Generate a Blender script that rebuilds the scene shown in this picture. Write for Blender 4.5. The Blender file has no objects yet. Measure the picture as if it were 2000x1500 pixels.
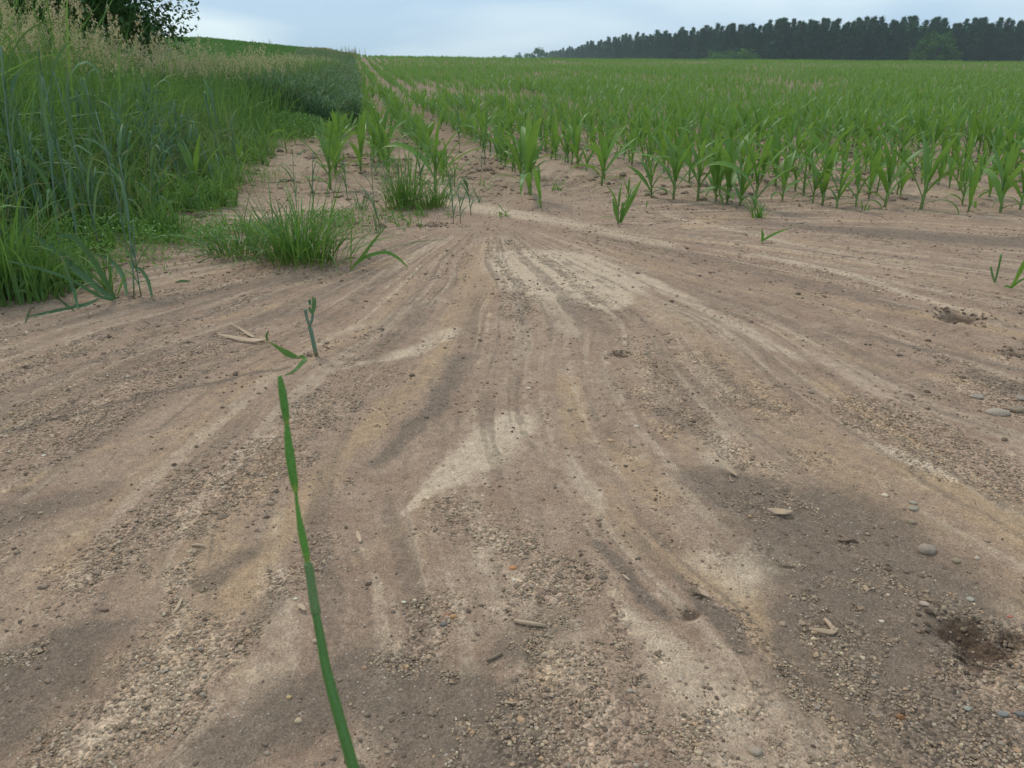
import bpy, math
import numpy as np
from mathutils import Vector
R = math.radians
S = bpy.context.scene
C = S.collection
# ------------------------------------------------------------------ camera, sky, sun
EYE = 1.0; F = 1550.0; TH = math.atan(620/1550); CT, ST = math.cos(TH), math.sin(TH)
cd = bpy.data.cameras.new("camera"); cam = bpy.data.objects.new("camera", cd); C.objects.link(cam)
cam.location = (0, 0, EYE); cam.rotation_euler = (math.pi/2-TH, 0, 0)
cd.sensor_width = 36; cd.lens = F/2000*36; cd.clip_start = 0.02; cd.clip_end = 6000
cd.dof.use_dof = True; cd.dof.focus_distance = 3.2; cd.dof.aperture_fstop = 26
S.camera = cam
SUN_EL, SUN_ROT = R(54), R(322)
w = bpy.data.worlds.new("World"); S.world = w; w.use_nodes = True
nt = w.node_tree; nt.nodes.clear()
def N(nt, t, **k):
    n = nt.nodes.new(t)
    for a, b in k.items():
        if a.startswith('i_'):
            key = a[2:]
            n.inputs[int(key) if key.isdigit() else key.replace('_', ' ')].default_value = b
        else: setattr(n, a, b)
    return n
def L(nt, a, b): nt.links.new(a, b)
out = N(nt, 'ShaderNodeOutputWorld'); bg = N(nt, 'ShaderNodeBackground', i_Strength=0.1); L(nt, bg.outputs[0], out.inputs[0])
sky = N(nt, 'ShaderNodeTexSky', sky_type='NISHITA', sun_disc=False, sun_elevation=SUN_EL, sun_rotation=SUN_ROT, air_density=1.0, dust_density=1.5)
tc = N(nt, 'ShaderNodeTexCoord'); mp = N(nt, 'ShaderNodeMapping'); mp.inputs['Scale'].default_value = (1.3, 2.0, 7.0)
L(nt, tc.outputs['Generated'], mp.inputs[0])
nz = N(nt, 'ShaderNodeTexNoise', i_Scale=1.6, i_Detail=4.0, i_Roughness=0.45, i_Distortion=0.4); L(nt, mp.outputs[0], nz.inputs['Vector'])
cr = N(nt, 'ShaderNodeValToRGB'); L(nt, nz.outputs['Fac'], cr.inputs[0])
cr.color_ramp.elements[0].position = 0.41; cr.color_ramp.elements[0].color = (4.3, 6.1, 8.0, 1)
cr.color_ramp.elements[1].position = 0.57; cr.color_ramp.elements[1].color = (7.2, 8.7, 9.5, 1)
mx = N(nt, 'ShaderNodeMix', data_type='RGBA'); mx.inputs['Factor'].default_value = 0.86
L(nt, sky.outputs[0], mx.inputs[6]); L(nt, cr.outputs[0], mx.inputs[7]); L(nt, mx.outputs[2], bg.inputs[0])
sd = bpy.data.lights.new("sun", 'SUN'); sun = bpy.data.objects.new("sun", sd); C.objects.link(sun)
sd.energy = 1.5; sd.angle = R(14); sd.color = (1, .93, .84)
# sun_rotation is measured from +Y towards +X
sdir = Vector((math.sin(SUN_ROT)*math.cos(SUN_EL), math.cos(SUN_ROT)*math.cos(SUN_EL), math.sin(SUN_EL)))
sun.rotation_euler = sdir.to_track_quat('Z', 'Y').to_euler()
S.view_settings.view_transform = 'Standard'; S.view_settings.look = 'None'; S.view_settings.exposure = 0.18; S.view_settings.gamma = 1
S.cycles.max_bounces = 6; S.cycles.transparent_max_bounces = 6; S.cycles.volume_bounces = 1

# ------------------------------------------------------------------ noise
def _h(ix, iy, s):
    n = (ix.astype(np.int64)*374761393 + iy.astype(np.int64)*668265263 + s*974634777) & 0xffffffff
    n = ((n ^ (n >> 13))*1274126177) & 0xffffffff
    return ((n ^ (n >> 16)) & 0xffffff)/float(0xffffff)
def vn(x, y, s=0):
    x0 = np.floor(x); y0 = np.floor(y); fx = x-x0; fy = y-y0
    fx = fx*fx*(3-2*fx); fy = fy*fy*(3-2*fy)
    a = _h(x0, y0, s); b = _h(x0+1, y0, s); c = _h(x0, y0+1, s); d = _h(x0+1, y0+1, s)
    return (a+(b-a)*fx)*(1-fy)+(c+(d-c)*fx)*fy
def fbm(x, y, s=0, o=4, g=0.5):
    v = 0; a = 1; t = 0
    for i in range(o):
        v = v+a*vn(x*2**i+i*17.3, y*2**i+i*9.1, s+i); t += a; a *= g
    return v/t
def ss(a, b, x):
    t = np.clip((x-a)/(b-a), 0, 1); return t*t*(3-2*t)
# ------------------------------------------------------------------ terrain
def terrain(x, y):
    x = np.asarray(x, float); y = np.asarray(y, float)
    D = np.maximum(y, 0)
    p = np.power(np.clip((D-8)/82, 0, 1.35), 1.6)
    crest = 1-ss(95, 190, D)
    w = x+0.186*y
    s = np.interp(w, [-60, -18, -4, 2, 30, 80, 200], [5.0, 4.5, 3.1, 2.1, 1.8, 1.42, 1.1])*1.0+0.0
    s = s*0.72
    z = p*s*crest - 2.2*ss(110, 260, D)
    z = z + 0.16*ss(-1.6, -3.6, x+0.05*y)*ss(1.5, 5, D)*(1-ss(30, 60, D)) * (1-ss(6, 14, D)*0.3)
    z = z + 0.10*(fbm(x*.05+3, y*.05, 5, 3)-.5)*ss(8, 25, D)*(1+D*.02)
    return z
def project(x, y, z):
    dx = x; dy = y; dz = z-EYE
    dep = dy*CT-dz*ST; up = dy*ST+dz*CT
    return 1000+F*dx/dep, 750-F*up/dep
def at(px, py):
    u = (px-1000)/F; v = (750-py)/F
    d = np.array([u, CT+v*ST, -ST+v*CT])
    t = 0.5; last = 0
    while t < 400:
        p = d*t
        if EYE+p[2] <= float(terrain(p[0], p[1])): break
        last = t; t *= 1.01
    lo, hi = last, t
    for _ in range(25):
        m = (lo+hi)/2; p = d*m
        if EYE+p[2] <= float(terrain(p[0], p[1])): hi = m
        else: lo = m
    p = d*hi
    return float(p[0]), float(p[1])
def onplane(px, py, D):   # the point seen at a pixel on the upright plane y = D
    u = (px-1000)/F; v = (750-py)/F
    d = np.array([u, CT+v*ST, -ST+v*CT]); t = D/d[1]
    return np.array([d[0]*t, D, EYE+d[2]*t])
def mpp(x, y):            # metres per photo pixel at a ground point
    return (y*CT+EYE*ST)/F
AX, AY = at(955, 415)
def fan(x, y):
    dx = x-AX; dy = y-AY
    wx = (fbm(x*.9, y*.9, 31, 2)-.5)*.09
    r = np.hypot(dx, dy); th = np.arctan2(dx, -dy)
    th = th+wx*np.clip(r, 0, 1.5)/1.5 + 0.02*np.sin(r*1.3+1)*th
    return th, r
LIGHT = [[(1060,512,46,2.6),(1120,552,56,2.6),(1195,592,18,1.8)], [(1010,825,30,1.1),(925,900,38,1.25),(850,958,20,1),(785,1000,7,.6)],
 [(1110,880,10,.6),(1140,950,24,.8),(1178,992,13,.7)], [(885,650,18,.8),(800,692,12,.8),(670,722,7,.6)], [(860,590,14,.5),(750,632,12,.5),(640,662,9,.4)],
 [(1400,845,24,.7),(1405,900,26,.7)], [(1505,1080,34,1.4),(1470,1110,28,1.1)], [(1400,1090,40,.5),(1450,1140,30,.5)], [(1225,1195,22,.6),(1320,1290,60,.62),(1430,1390,90,.62),(1560,1490,130,.62)],
 [(1700,872,14,.7),(1790,905,22,.8),(1860,935,14,.6)], [(890,400,22,.8),(1100,432,16,.7),(1300,478,14,.6)], [(970,470,25,.45),(1000,500,30,.45)],
 [(1250,535,10,.7),(1400,615,13,.7),(1560,698,12,.7)], [(1340,700,14,.5),(1430,772,18,.5)], [(330,1040,22,.5),(240,1100,26,.5),(130,1130,20,.5)],
 [(400,1270,50,.5),(300,1370,65,.6),(160,1460,60,.5)], [(800,255,10,.8),(830,330,16,.8),(890,400,26,.8)], [(1080,590,22,.6),(1130,650,30,.5)], [(1480,500,9,.6),(1640,535,9,.7),(1900,610,9,.6)],
 [(1300,420,6,.6),(1520,470,6,.7),(1800,525,6,.6)], [(640,400,20,.7),(520,420,14,.7),(430,450,9,.6)], [(560,350,14,.6),(660,370,16,.6)], [(1440,870,30,.4),(1520,930,30,.4)], [(880,960,35,.3),(960,1000,40,.3)],
 [(1600,690,14,.5),(1720,740,16,.5),(1850,800,14,.4)], [(1250,730,24,.4),(1300,780,20,.4)], [(420,860,30,.3),(250,940,30,.3)], [(1200,345,14,.6),(1400,352,10,.6),(1700,372,8,.6),(2000,385,8,.5)]]
ORANGE = [[(900,600,18,.5),(830,740,26,.6),(700,850,24,.7),(570,1000,26,.8),(470,1165,30,.8)], [(0,720,10,.5),(300,645,9,.6),(600,585,10,.6)],
 [(1150,980,30,.4),(1300,1080,35,.5),(1440,1150,34,.9),(1480,1220,30,.9),(1600,1350,44,.8),(1700,1450,50,.7)], [(1750,905,26,.8),(1890,975,50,.9),(2010,1050,60,.9)], [(1110,740,18,.7),(1130,850,22,.6)],
 [(950,480,18,.6),(900,580,18,.5)], [(1600,740,14,.6),(1800,880,22,.7)], [(1200,950,20,.5),(1240,1060,24,.5)], [(1500,560,12,.6),(2000,655,14,.6)], [(1350,445,10,.8),(1400,425,20,.8)], [(1210,870,30,.5),(1300,960,40,.5)],
 [(0,960,14,.6),(200,880,12,.5),(520,800,12,.5)], [(1500,640,12,.5),(1740,720,14,.5),(2000,760,14,.5)], [(1050,1260,20,.6),(1070,1340,22,.6)], [(560,560,10,.5),(800,500,12,.6)], [(700,1090,20,.4),(860,960,16,.4)], [(1560,470,10,.6),(1800,520,10,.6)]]
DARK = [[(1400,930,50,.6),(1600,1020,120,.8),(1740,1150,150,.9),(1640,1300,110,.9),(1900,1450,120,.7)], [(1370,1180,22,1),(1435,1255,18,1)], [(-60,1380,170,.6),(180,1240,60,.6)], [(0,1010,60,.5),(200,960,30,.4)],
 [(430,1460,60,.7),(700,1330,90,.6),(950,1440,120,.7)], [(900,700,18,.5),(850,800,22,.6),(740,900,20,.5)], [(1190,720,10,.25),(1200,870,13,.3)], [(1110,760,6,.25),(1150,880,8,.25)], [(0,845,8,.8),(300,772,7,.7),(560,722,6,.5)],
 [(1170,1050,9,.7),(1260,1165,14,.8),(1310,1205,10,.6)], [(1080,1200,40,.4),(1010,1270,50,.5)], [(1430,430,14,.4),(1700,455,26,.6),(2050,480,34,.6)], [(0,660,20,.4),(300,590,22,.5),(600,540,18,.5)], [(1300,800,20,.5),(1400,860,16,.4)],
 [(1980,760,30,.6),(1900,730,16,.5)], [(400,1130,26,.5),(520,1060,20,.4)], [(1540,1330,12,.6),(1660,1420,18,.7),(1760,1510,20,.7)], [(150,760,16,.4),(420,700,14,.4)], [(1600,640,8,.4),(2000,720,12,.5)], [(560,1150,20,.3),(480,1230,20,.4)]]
GRAV = [[(1080,1150,55,.9),(1100,1120,50,.8)], [(1130,1320,70,.9),(1100,1460,120,1)], [(2000,1280,90,.9),(1900,1480,130,1)], [(1700,800,60,.8),(1880,900,80,.8),(2000,960,60,.7)], [(1930,760,60,.9),(2000,790,50,1)],
 [(500,900,80,.7),(330,1010,70,.8),(150,1120,60,.7)], [(400,1260,70,1),(280,1380,90,1),(120,1470,90,.9)], [(1200,1170,14,.8),(1240,1420,26,.9)], [(860,1200,50,.7),(780,1290,50,.5)], [(1480,990,60,.4),(1560,900,60,.4)],
 [(1310,1450,60,.6),(1380,1400,40,.5)], [(900,1000,60,.5),(1010,1060,50,.6)], [(760,730,40,.4),(600,830,60,.5)], [(1350,700,60,.5),(1500,800,60,.5)], [(1500,1280,20,.7),(1600,1370,26,.8)], [(1000,500,60,.3),(1250,480,60,.3)], [(640,1050,40,.5),(560,1150,40,.5)]]
def stroke(x, y, strokes):
    m = np.zeros_like(x)
    for pl in strokes:
        W = [(*at(px, py), wd, k) for px, py, wd, k in pl]
        W = [(a, b, wd*mpp(a, b)*(1.0+0.25*min(b, 5)), k) for a, b, wd, k in W]
        best = np.zeros_like(x)
        for (ax, ay, aw, ak), (bx, by, bw, bk) in zip(W[:-1], W[1:]):
            ex, ey = bx-ax, by-ay; L2 = ex*ex+ey*ey+1e-9
            t = np.clip(((x-ax)*ex+(y-ay)*ey)/L2, 0, 1)
            d = np.hypot(x-ax-t*ex, y-ay-t*ey)
            ww = aw+(bw-aw)*t; kk = ak+(bk-ak)*t
            best = np.maximum(best, kk*(1-ss(0.2, 1.75, d/ww)))
        m = np.maximum(m, best)
    return m
VERGE_PX = [(-500,720),(0,592),(70,560),(120,525),(190,478),(300,452),(385,398),(440,345),(500,300),(600,268),(692,243),(696,170),(702,122)]
VW = [at(*p) for p in VERGE_PX[:-2]]+[at(694,170), (-0.186*95, 95.), (-0.186*240, 240.)]
VWY = np.array([p[1] for p in VW]); VWX = np.array([p[0] for p in VW])
o_ = np.argsort(VWY); VWY = VWY[o_]; VWX = VWX[o_]
def verge(x, y):          # distance (m) into the grass verge, negative outside
    return np.interp(y, VWY, VWX, left=VWX[0]-.3)-x
def masks(x, y):
    th, r = fan(x, y)
    wx = x+.05*(fbm(x*11, y*11, 3, 3)-.5)+.03*(fbm(x*2, y*2, 4, 2)-.5)
    wy = y+.05*(fbm(x*11, y*11, 7, 3)-.5)+.03*(fbm(x*2, y*2, 8, 2)-.5)
    sA = fbm(th*14, r*.5, 11, 5, .7); sB = fbm(th*17+5, r*.55, 15, 5, .7); sC = fbm(th*44, r*1.3, 19, 4, .65)
    pat = fbm(x*3, y*3, 21, 4); fine = fbm(x*26, y*26, 25, 3)
    mod = .45+.65*sC+.35*(fine-.5)+.35*(pat-.5)
    li = np.clip(stroke(wx, wy, LIGHT)*mod*1.3, 0, 1)
    og = np.clip(stroke(wx, wy, ORANGE)*mod*1.45, 0, 1)
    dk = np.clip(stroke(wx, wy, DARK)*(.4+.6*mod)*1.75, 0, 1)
    gr = np.clip(stroke(wx, wy, GRAV)*mod*1.5, 0, 1)
    rk = .35+.65*ss(.2, 1.3, r)
    li = np.maximum(li, rk*.30*ss(.5, .74, sA+.3*(fine-.5)+.2*(pat-.5)))
    og = np.maximum(og, rk*.6*ss(.46, .72, sB+.3*(fine-.5)))
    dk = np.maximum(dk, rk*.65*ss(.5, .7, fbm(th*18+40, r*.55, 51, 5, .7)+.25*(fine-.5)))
    ln_ = fbm(th*75, r*.8, 131, 3, .6)+.25*(fine-.5)+.12*(pat-.5); ln2 = fbm(th*120+9, r*1.1, 137, 3, .6)+.25*(fine-.5)
    li = np.maximum(li, rk*.60*(1-.15*ss(1.6, 3.6, r))*ss(.5, .68, ln_)); dk = np.maximum(dk, rk*.70*(1-.2*ss(1.4, 3.2, r))*ss(.52, .69, ln2)*ss(.4, 1.2, r))
    gr = np.maximum(gr, .7*ss(.5, .66, fbm(th*14+90, r*.8, 61, 4, .65)+.35*(fine-.5)))
    f2 = fbm(x*55, y*55, 141, 3, .7); f3 = fbm(x*17+th*20, y*17, 145, 3, .6)
    cr_ = lambda v, lo, hi: ss(lo, hi, v+(.55*(f2-.5)+.5*(f3-.5))*np.minimum(1, v*3.5))*np.minimum(1, .25+v)
    return cr_(li, -.04, 1.0), cr_(og, 0, .9), cr_(dk, .0, .95), cr_(gr, .12, .75)
HOLES = [(at(1880,1235), .055), (at(1930,1262), .045), (at(1975,1248), .03), (at(1905,1290), .03), (at(1875,620), .09), (at(605,698), .022), (at(850,440), .07), (at(1350,1200), .02), (at(1990,690), .05), (at(1210,690), .03)]
def relief(x, y, gr=None):
    th, r = fan(x, y); near = 1-ss(7, 14, y)
    k = np.clip(r, .15, 1.2)
    ve = verge(x, y)
    out = near*k*(.024*(fbm(th*5, r*.35, 71, 3)-.5)+.018*(fbm(th*22, r*.35, 75, 3)-.5)+.012*(fbm(th*48, r*1.2, 79, 3)-.5))
    out = out+near*.006*(fbm(x*9, y*9, 83, 4, .6)-.5)
    rough = ss(AY+.1, AY+1.1, y+.25*np.minimum(x, 0)+.4*np.abs(vn(x*1.2, y*1.2, 9)-.5))
    out = out+rough*(1-ss(25, 50, y))*(.055*(fbm(x*4, y*4, 87, 4, .6)-.5)+.05*np.maximum(fbm(x*7, y*7, 91, 3)-.55, 0))
    if gr is not None:
        out = out+.006*gr*(fbm(x*95, y*95, 95, 2, .7)-.5)+.0035*(fbm(x*60, y*60, 97, 3, .7)-.5)*near
    for (hx, hy), hr in HOLES:
        d = np.hypot(x-hx, y-hy)/hr*(1+.9*(fbm(x*30, y*30, 99, 2)-.5))
        out = out-.35*hr*np.exp(-d*d*1.3)+.12*hr*np.exp(-(d-1.5)**2*3)
    return out
def ground_z(x, y):
    x = np.atleast_1d(np.asarray(x, float)); y = np.atleast_1d(np.asarray(y, float))
    return terrain(x, y)+relief(x, y)
def gz(x, y): return float(ground_z(x, y)[0])
# ------------------------------------------------------------------ mesh helpers
def mk(name, v, faces, mat, attrs=None, smooth=True, parent=None, link=True):
    v = np.ascontiguousarray(v, np.float32)
    if not isinstance(faces, list): faces = [faces]
    faces = [np.asarray(f, np.int32) for f in faces if len(f)]
    me = bpy.data.meshes.new(name); me.vertices.add(len(v)); me.vertices.foreach_set('co', v.ravel())
    nl = sum(f.size for f in faces); npoly = sum(len(f) for f in faces)
    me.loops.add(nl); me.polygons.add(npoly)
    me.loops.foreach_set('vertex_index', np.concatenate([f.ravel() for f in faces]))
    tot = np.concatenate([np.full(len(f), f.shape[1], np.int32) for f in faces])
    st = np.zeros(npoly, np.int32); st[1:] = np.cumsum(tot)[:-1]
    me.polygons.foreach_set('loop_start', st); me.polygons.foreach_set('loop_total', tot)
    me.polygons.foreach_set('use_smooth', np.full(npoly, smooth))
    for k, a in (attrs or {}).items():
        at_ = me.attributes.new(k, 'FLOAT', 'POINT'); at_.data.foreach_set('value', np.ascontiguousarray(a, np.float32))
    me.update(calc_edges=True)
    if mat: me.materials.append(mat)
    if not link: return me
    o = bpy.data.objects.new(name, me); C.objects.link(o)
    if parent: o.parent = parent
    return o
def tag(o, label=None, cat=None, group=None, kind=None):
    if label: o['label'] = label
    if cat: o['category'] = cat
    if group: o['group'] = group
    if kind: o['kind'] = kind
    return o
def empty(name, loc, rz=0):
    o = bpy.data.objects.new(name, None); C.objects.link(o); o.location = loc; o.rotation_euler = (0, 0, rz); o.empty_display_size = .1
    return o
class Acc:
    def __init__(s): s.v = []; s.q = []; s.t = []; s.a = {}; s.n = 0
    def add(s, v, q=None, tri=None, **a):
        if q is not None: s.q.append(np.asarray(q)+s.n)
        if tri is not None: s.t.append(np.asarray(tri)+s.n)
        s.v.append(v)
        for k, x in a.items(): s.a.setdefault(k, []).append(np.broadcast_to(x, (len(v),)))
        s.n += len(v)
    def mesh(s, name, mat, smooth=True, parent=None, link=True):
        fs = []
        if s.q: fs.append(np.concatenate(s.q))
        if s.t: fs.append(np.concatenate(s.t))
        return mk(name, np.concatenate(s.v), fs, mat, {k: np.concatenate(x) for k, x in s.a.items()}, smooth, parent, link)
PROF = {'grass': ([0, .1, .6, .85, 1], [.6, .9, .85, .45, .03]), 'maize': ([0, .12, .4, .7, .9, 1], [.42, .6, 1, .8, .35, .03]), 'wheat': ([0, .1, .5, .8, 1], [.5, .9, 1, .55, .03]),
        'oval': ([0, .15, .5, .8, 1], [.15, .7, 1, .6, .08])}
def blades(acc, base, az, lean, curve, length, width, segs=5, fold=0.0, prof='grass', twist=0.0, rnd=None, power=1.4, kink=None):
    base = np.atleast_2d(base); n = len(base)
    b_ = lambda q: np.broadcast_to(np.asarray(q, float), (n,))
    az, lean, curve, length, width, twist = map(b_, (az, lean, curve, length, width, twist))
    t = np.linspace(0, 1, segs+1)
    a = lean[:, None]+curve[:, None]*t[None]**power
    if kink is not None: a = a+b_(kink)[:, None]*ss(.55, .66, t)[None]
    am = (a[:, 1:]+a[:, :-1])/2; dl = (length/segs)[:, None]
    hx = np.concatenate([np.zeros((n, 1)), np.cumsum(np.sin(am)*dl, 1)], 1)
    hz = np.concatenate([np.zeros((n, 1)), np.cumsum(np.cos(am)*dl, 1)], 1)
    ca, sa = np.cos(az)[:, None], np.sin(az)[:, None]
    cx = base[:, 0:1]+hx*ca; cy = base[:, 1:2]+hx*sa; cz = base[:, 2:3]+hz
    c = np.stack([cx, cy, cz], -1)
    side = np.stack([-sa+0*a, ca+0*a, 0*a], -1)
    nor = np.stack([-np.cos(a)*ca, -np.cos(a)*sa, np.sin(a)], -1)
    tw = (twist[:, None]*t[None])[..., None]
    sv = side*np.cos(tw)+nor*np.sin(tw); nv = nor*np.cos(tw)-side*np.sin(tw)
    wd = (width[:, None]*np.interp(t, *PROF[prof])[None]/2)[..., None]
    k = 3 if fold else 2
    if fold: P = np.stack([c-sv*wd, c-nv*wd*fold, c+sv*wd], 2)
    else: P = np.stack([c-sv*wd, c+sv*wd], 2)
    v = P.reshape(-1, 3)
    i = np.arange(n)[:, None, None]*(segs+1)*k; j = np.arange(segs)[None, :, None]*k; m = np.arange(k-1)[None, None]
    b = (i+j+m).reshape(-1)
    q = np.stack([b, b+1, b+1+k, b+k], 1)
    rnd = np.random.rand(n) if rnd is None else b_(rnd)
    acc.add(v, q, rnd=np.repeat(rnd, (segs+1)*k), t=np.tile(np.repeat(t, k), n))
def tube(acc, pts, rad, sides=7, rnd=.5, flat=1.0, tv=None):
    pts = np.asarray(pts, float); n = len(pts); rad = np.broadcast_to(rad, (n,))
    tg = np.gradient(pts, axis=0); tg /= np.linalg.norm(tg, axis=1)[:, None]+1e-12
    ref = np.array([1., 0, 0]) if abs(tg[:, 0]).mean() < .8 else np.array([0, 0, 1.])
    s = np.cross(tg, ref); s /= np.linalg.norm(s, axis=1)[:, None]; u = np.cross(s, tg)
    a = np.arange(sides)/sides*2*np.pi
    v = pts[:, None]+rad[:, None, None]*(flat*np.cos(a)[None, :, None]*s[:, None]+np.sin(a)[None, :, None]*u[:, None])
    i = np.arange(n-1)[:, None]*sides; j = np.arange(sides)[None]; j2 = (j+1) % sides
    q = np.stack([(i+j), (i+j2), (i+j2+sides), (i+j+sides)], -1).reshape(-1, 4)
    v = np.concatenate([v.reshape(-1, 3), pts[:1], pts[-1:]]); c0 = n*sides
    jj = np.arange(sides); t3 = np.concatenate([np.stack([(jj+1) % sides, jj, np.full(sides, c0)], 1), np.stack([(n-1)*sides+jj, (n-1)*sides+(jj+1) % sides, np.full(sides, c0+1)], 1)])
    tt = np.linspace(0, 1, n) if tv is None else np.asarray(tv)
    acc.add(v, q, t3, rnd=rnd, t=np.concatenate([np.repeat(tt, sides), tt[:1], tt[-1:]]))
def ribbon(acc, pts, wid, rnd=.5, facing=None, fold=.25):   # leaf along explicit 3-D points, smoothed
    pts = np.asarray(pts, float); n = len(pts); u = np.linspace(0, n-1, (n-1)*4+1)
    P = np.stack([np.interp(u, np.arange(n), pts[:, k]) for k in range(3)], 1)
    for _ in range(2): P[1:-1] = (P[:-2]+2*P[1:-1]+P[2:])/4
    W = np.interp(u, np.arange(n), wid)/2
    tg = np.gradient(P, axis=0); tg /= np.linalg.norm(tg, axis=1)[:, None]
    f = np.array(facing if facing is not None else (0, -1, .45), float); f /= np.linalg.norm(f)
    s = np.cross(tg, f); s /= np.linalg.norm(s, axis=1)[:, None]+1e-9; nn = np.cross(s, tg)
    v = np.stack([P-s*W[:, None], P-nn*W[:, None]*fold, P+s*W[:, None]], 1).reshape(-1, 3)
    m = len(P); b = (np.arange(m-1)[:, None]*3+np.arange(2)[None]).ravel()
    acc.add(v, np.stack([b, b+1, b+4, b+3], 1), rnd=rnd, t=np.repeat(np.linspace(0, 1, m), 3))
def ico():
    p = (1+5**.5)/2
    v = np.array([(-1,p,0),(1,p,0),(-1,-p,0),(1,-p,0),(0,-1,p),(0,1,p),(0,-1,-p),(0,1,-p),(p,0,-1),(p,0,1),(-p,0,-1),(-p,0,1)], float); v /= np.linalg.norm(v[0])
    f = np.array([(0,11,5),(0,5,1),(0,1,7),(0,7,10),(0,10,11),(1,5,9),(5,11,4),(11,10,2),(10,7,6),(7,1,8),(3,9,4),(3,4,2),(3,2,6),(3,6,8),(3,8,9),(4,9,5),(2,4,11),(6,2,10),(8,6,7),(9,8,1)])
    return v, f
def ico2(lv=2):
    v, f = ico()
    for _ in range(lv):
        v = list(map(tuple, v)); c = {}; nf = []
        def mid(a, b):
            k = (min(a, b), max(a, b))
            if k not in c:
                m = np.array(v[a])+np.array(v[b]); m /= np.linalg.norm(m); v.append(tuple(m)); c[k] = len(v)-1
            return c[k]
        for a, b, d in f:
            x, y, z = mid(a, b), mid(b, d), mid(d, a); nf += [(a, x, z), (b, y, x), (d, z, y), (x, y, z)]
        v = np.array(v); f = np.array(nf)
    return v, f
# ------------------------------------------------------------------ materials
def newmat(name):
    m = bpy.data.materials.new(name); m.use_nodes = True; n = m.node_tree; n.nodes.clear()
    return m, n, N(n, 'ShaderNodeOutputMaterial')
def mixc(n, fac, a, b, bt='MIX'):
    x = N(n, 'ShaderNodeMix', data_type='RGBA', blend_type=bt)
    for i, val in ((0, fac), (6, a), (7, b)):
        if hasattr(val, 'is_output') or hasattr(val, 'links'): L(n, val, x.inputs[i])
        else: x.inputs[i].default_value = val if not isinstance(val, tuple) else (*val, 1)
    return x.outputs[2]
def math_(n, op, a, b=0.0):
    x = N(n, 'ShaderNodeMath', operation=op, use_clamp=False)
    for i, val in enumerate((a, b)):
        if hasattr(val, 'links'): L(n, val, x.inputs[i])
        else: x.inputs[i].default_value = val
    return x.outputs[0]
def leafmat(name, c1, c2, tip=None, tipstart=.75, trans=.3, rough=.5, spec=.3, vein=0, base=None):
    m, n, o = newmat(name)
    a = N(n, 'ShaderNodeAttribute', attribute_name='rnd'); t = N(n, 'ShaderNodeAttribute', attribute_name='t')
    oi = N(n, 'ShaderNodeObjectInfo')
    nz = N(n, 'ShaderNodeTexNoise', i_Scale=9.0, i_Detail=2.0)
    geo = N(n, 'ShaderNodeNewGeometry'); L(n, geo.outputs['Position'], nz.inputs['Vector'])
    f = math_(n, 'ADD', math_(n, 'MULTIPLY', a.outputs['Fac'], .6), math_(n, 'MULTIPLY', oi.outputs['Random'], .4))
    col = mixc(n, f, c1, c2)
    v = math_(n, 'ADD', math_(n, 'MULTIPLY', nz.outputs['Fac'], .7), .65)
    hv = N(n, 'ShaderNodeHueSaturation'); L(n, col, hv.inputs['Color']); L(n, v, hv.inputs['Value']); col = hv.outputs[0]
    if base: 
        mr = N(n, 'ShaderNodeMapRange'); mr.inputs[1].default_value = .22; mr.inputs[2].default_value = 0; L(n, t.outputs['Fac'], mr.inputs[0]); col = mixc(n, mr.outputs[0], col, base)
    if tip:
        mr = N(n, 'ShaderNodeMapRange'); mr.inputs[1].default_value = tipstart; mr.inputs[2].default_value = 1.05
        L(n, math_(n, 'ADD', t.outputs['Fac'], math_(n, 'MULTIPLY', math_(n, 'SUBTRACT', a.outputs['Fac'], .6), .35)), mr.inputs[0]); col = mixc(n, mr.outputs[0], col, tip)
    p = N(n, 'ShaderNodeBsdfPrincipled', i_Roughness=rough); p.inputs['Specular IOR Level'].default_value = spec; L(n, col, p.inputs['Base Color'])
    tr = N(n, 'ShaderNodeBsdfTranslucent'); L(n, mixc(n, .25, col, (.35, .55, .05), 'MIX'), tr.inputs[0])
    mxs = N(n, 'ShaderNodeMixShader'); mxs.inputs[0].default_value = trans; L(n, p.outputs[0], mxs.inputs[1]); L(n, tr.outputs[0], mxs.inputs[2]); L(n, mxs.outputs[0], o.inputs[0])
    return m
M_maize = leafmat('maize_leaf', (.08, .185, .03), (.175, .315, .058), trans=.38, rough=.42, spec=.35, tip=(.2, .3, .06))
M_stalk = leafmat('maize_stalk', (.12, .22, .05), (.22, .32, .10), trans=.05, base=(.3, .3, .16))
M_cereal = leafmat('cereal_leaf', (.045, .11, .045), (.15, .26, .13), trans=.25, rough=.62, spec=.25, tip=(.25, .24, .1))
M_cstalk = leafmat('cereal_stalk', (.10, .17, .11), (.17, .25, .17), trans=.05, base=(.22, .2, .1))
M_grass = leafmat('verge_grass', (.03, .085, .018), (.19, .33, .085), trans=.4, rough=.5, spec=.3)
M_tuft = leafmat('tuft_grass', (.04, .11, .02), (.16, .31, .06), trans=.3, spec=.35, base=(.26, .27, .09))
M_head = leafmat('seed_head', (.40, .31, .175), (.66, .54, .34), trans=.3, rough=.8, spec=.1)
M_dryg = leafmat('dry_grass', (.30, .25, .13), (.2, .25, .09), trans=.2, rough=.8, spec=.1)
M_meadow = leafmat('meadow_grass', (.06, .15, .03), (.13, .25, .06), trans=.25, rough=.7, spec=.1)
M_weed = leafmat('weed_leaf', (.07, .18, .02), (.14, .3, .04), trans=.3)
M_straw = leafmat('straw', (.37, .25, .16), (.54, .40, .27), trans=.0, rough=.8, spec=.15)
M_tree = leafmat('tree_leaf', (.02, .06, .014), (.06, .14, .028), trans=.2, rough=.55, spec=.2)
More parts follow.
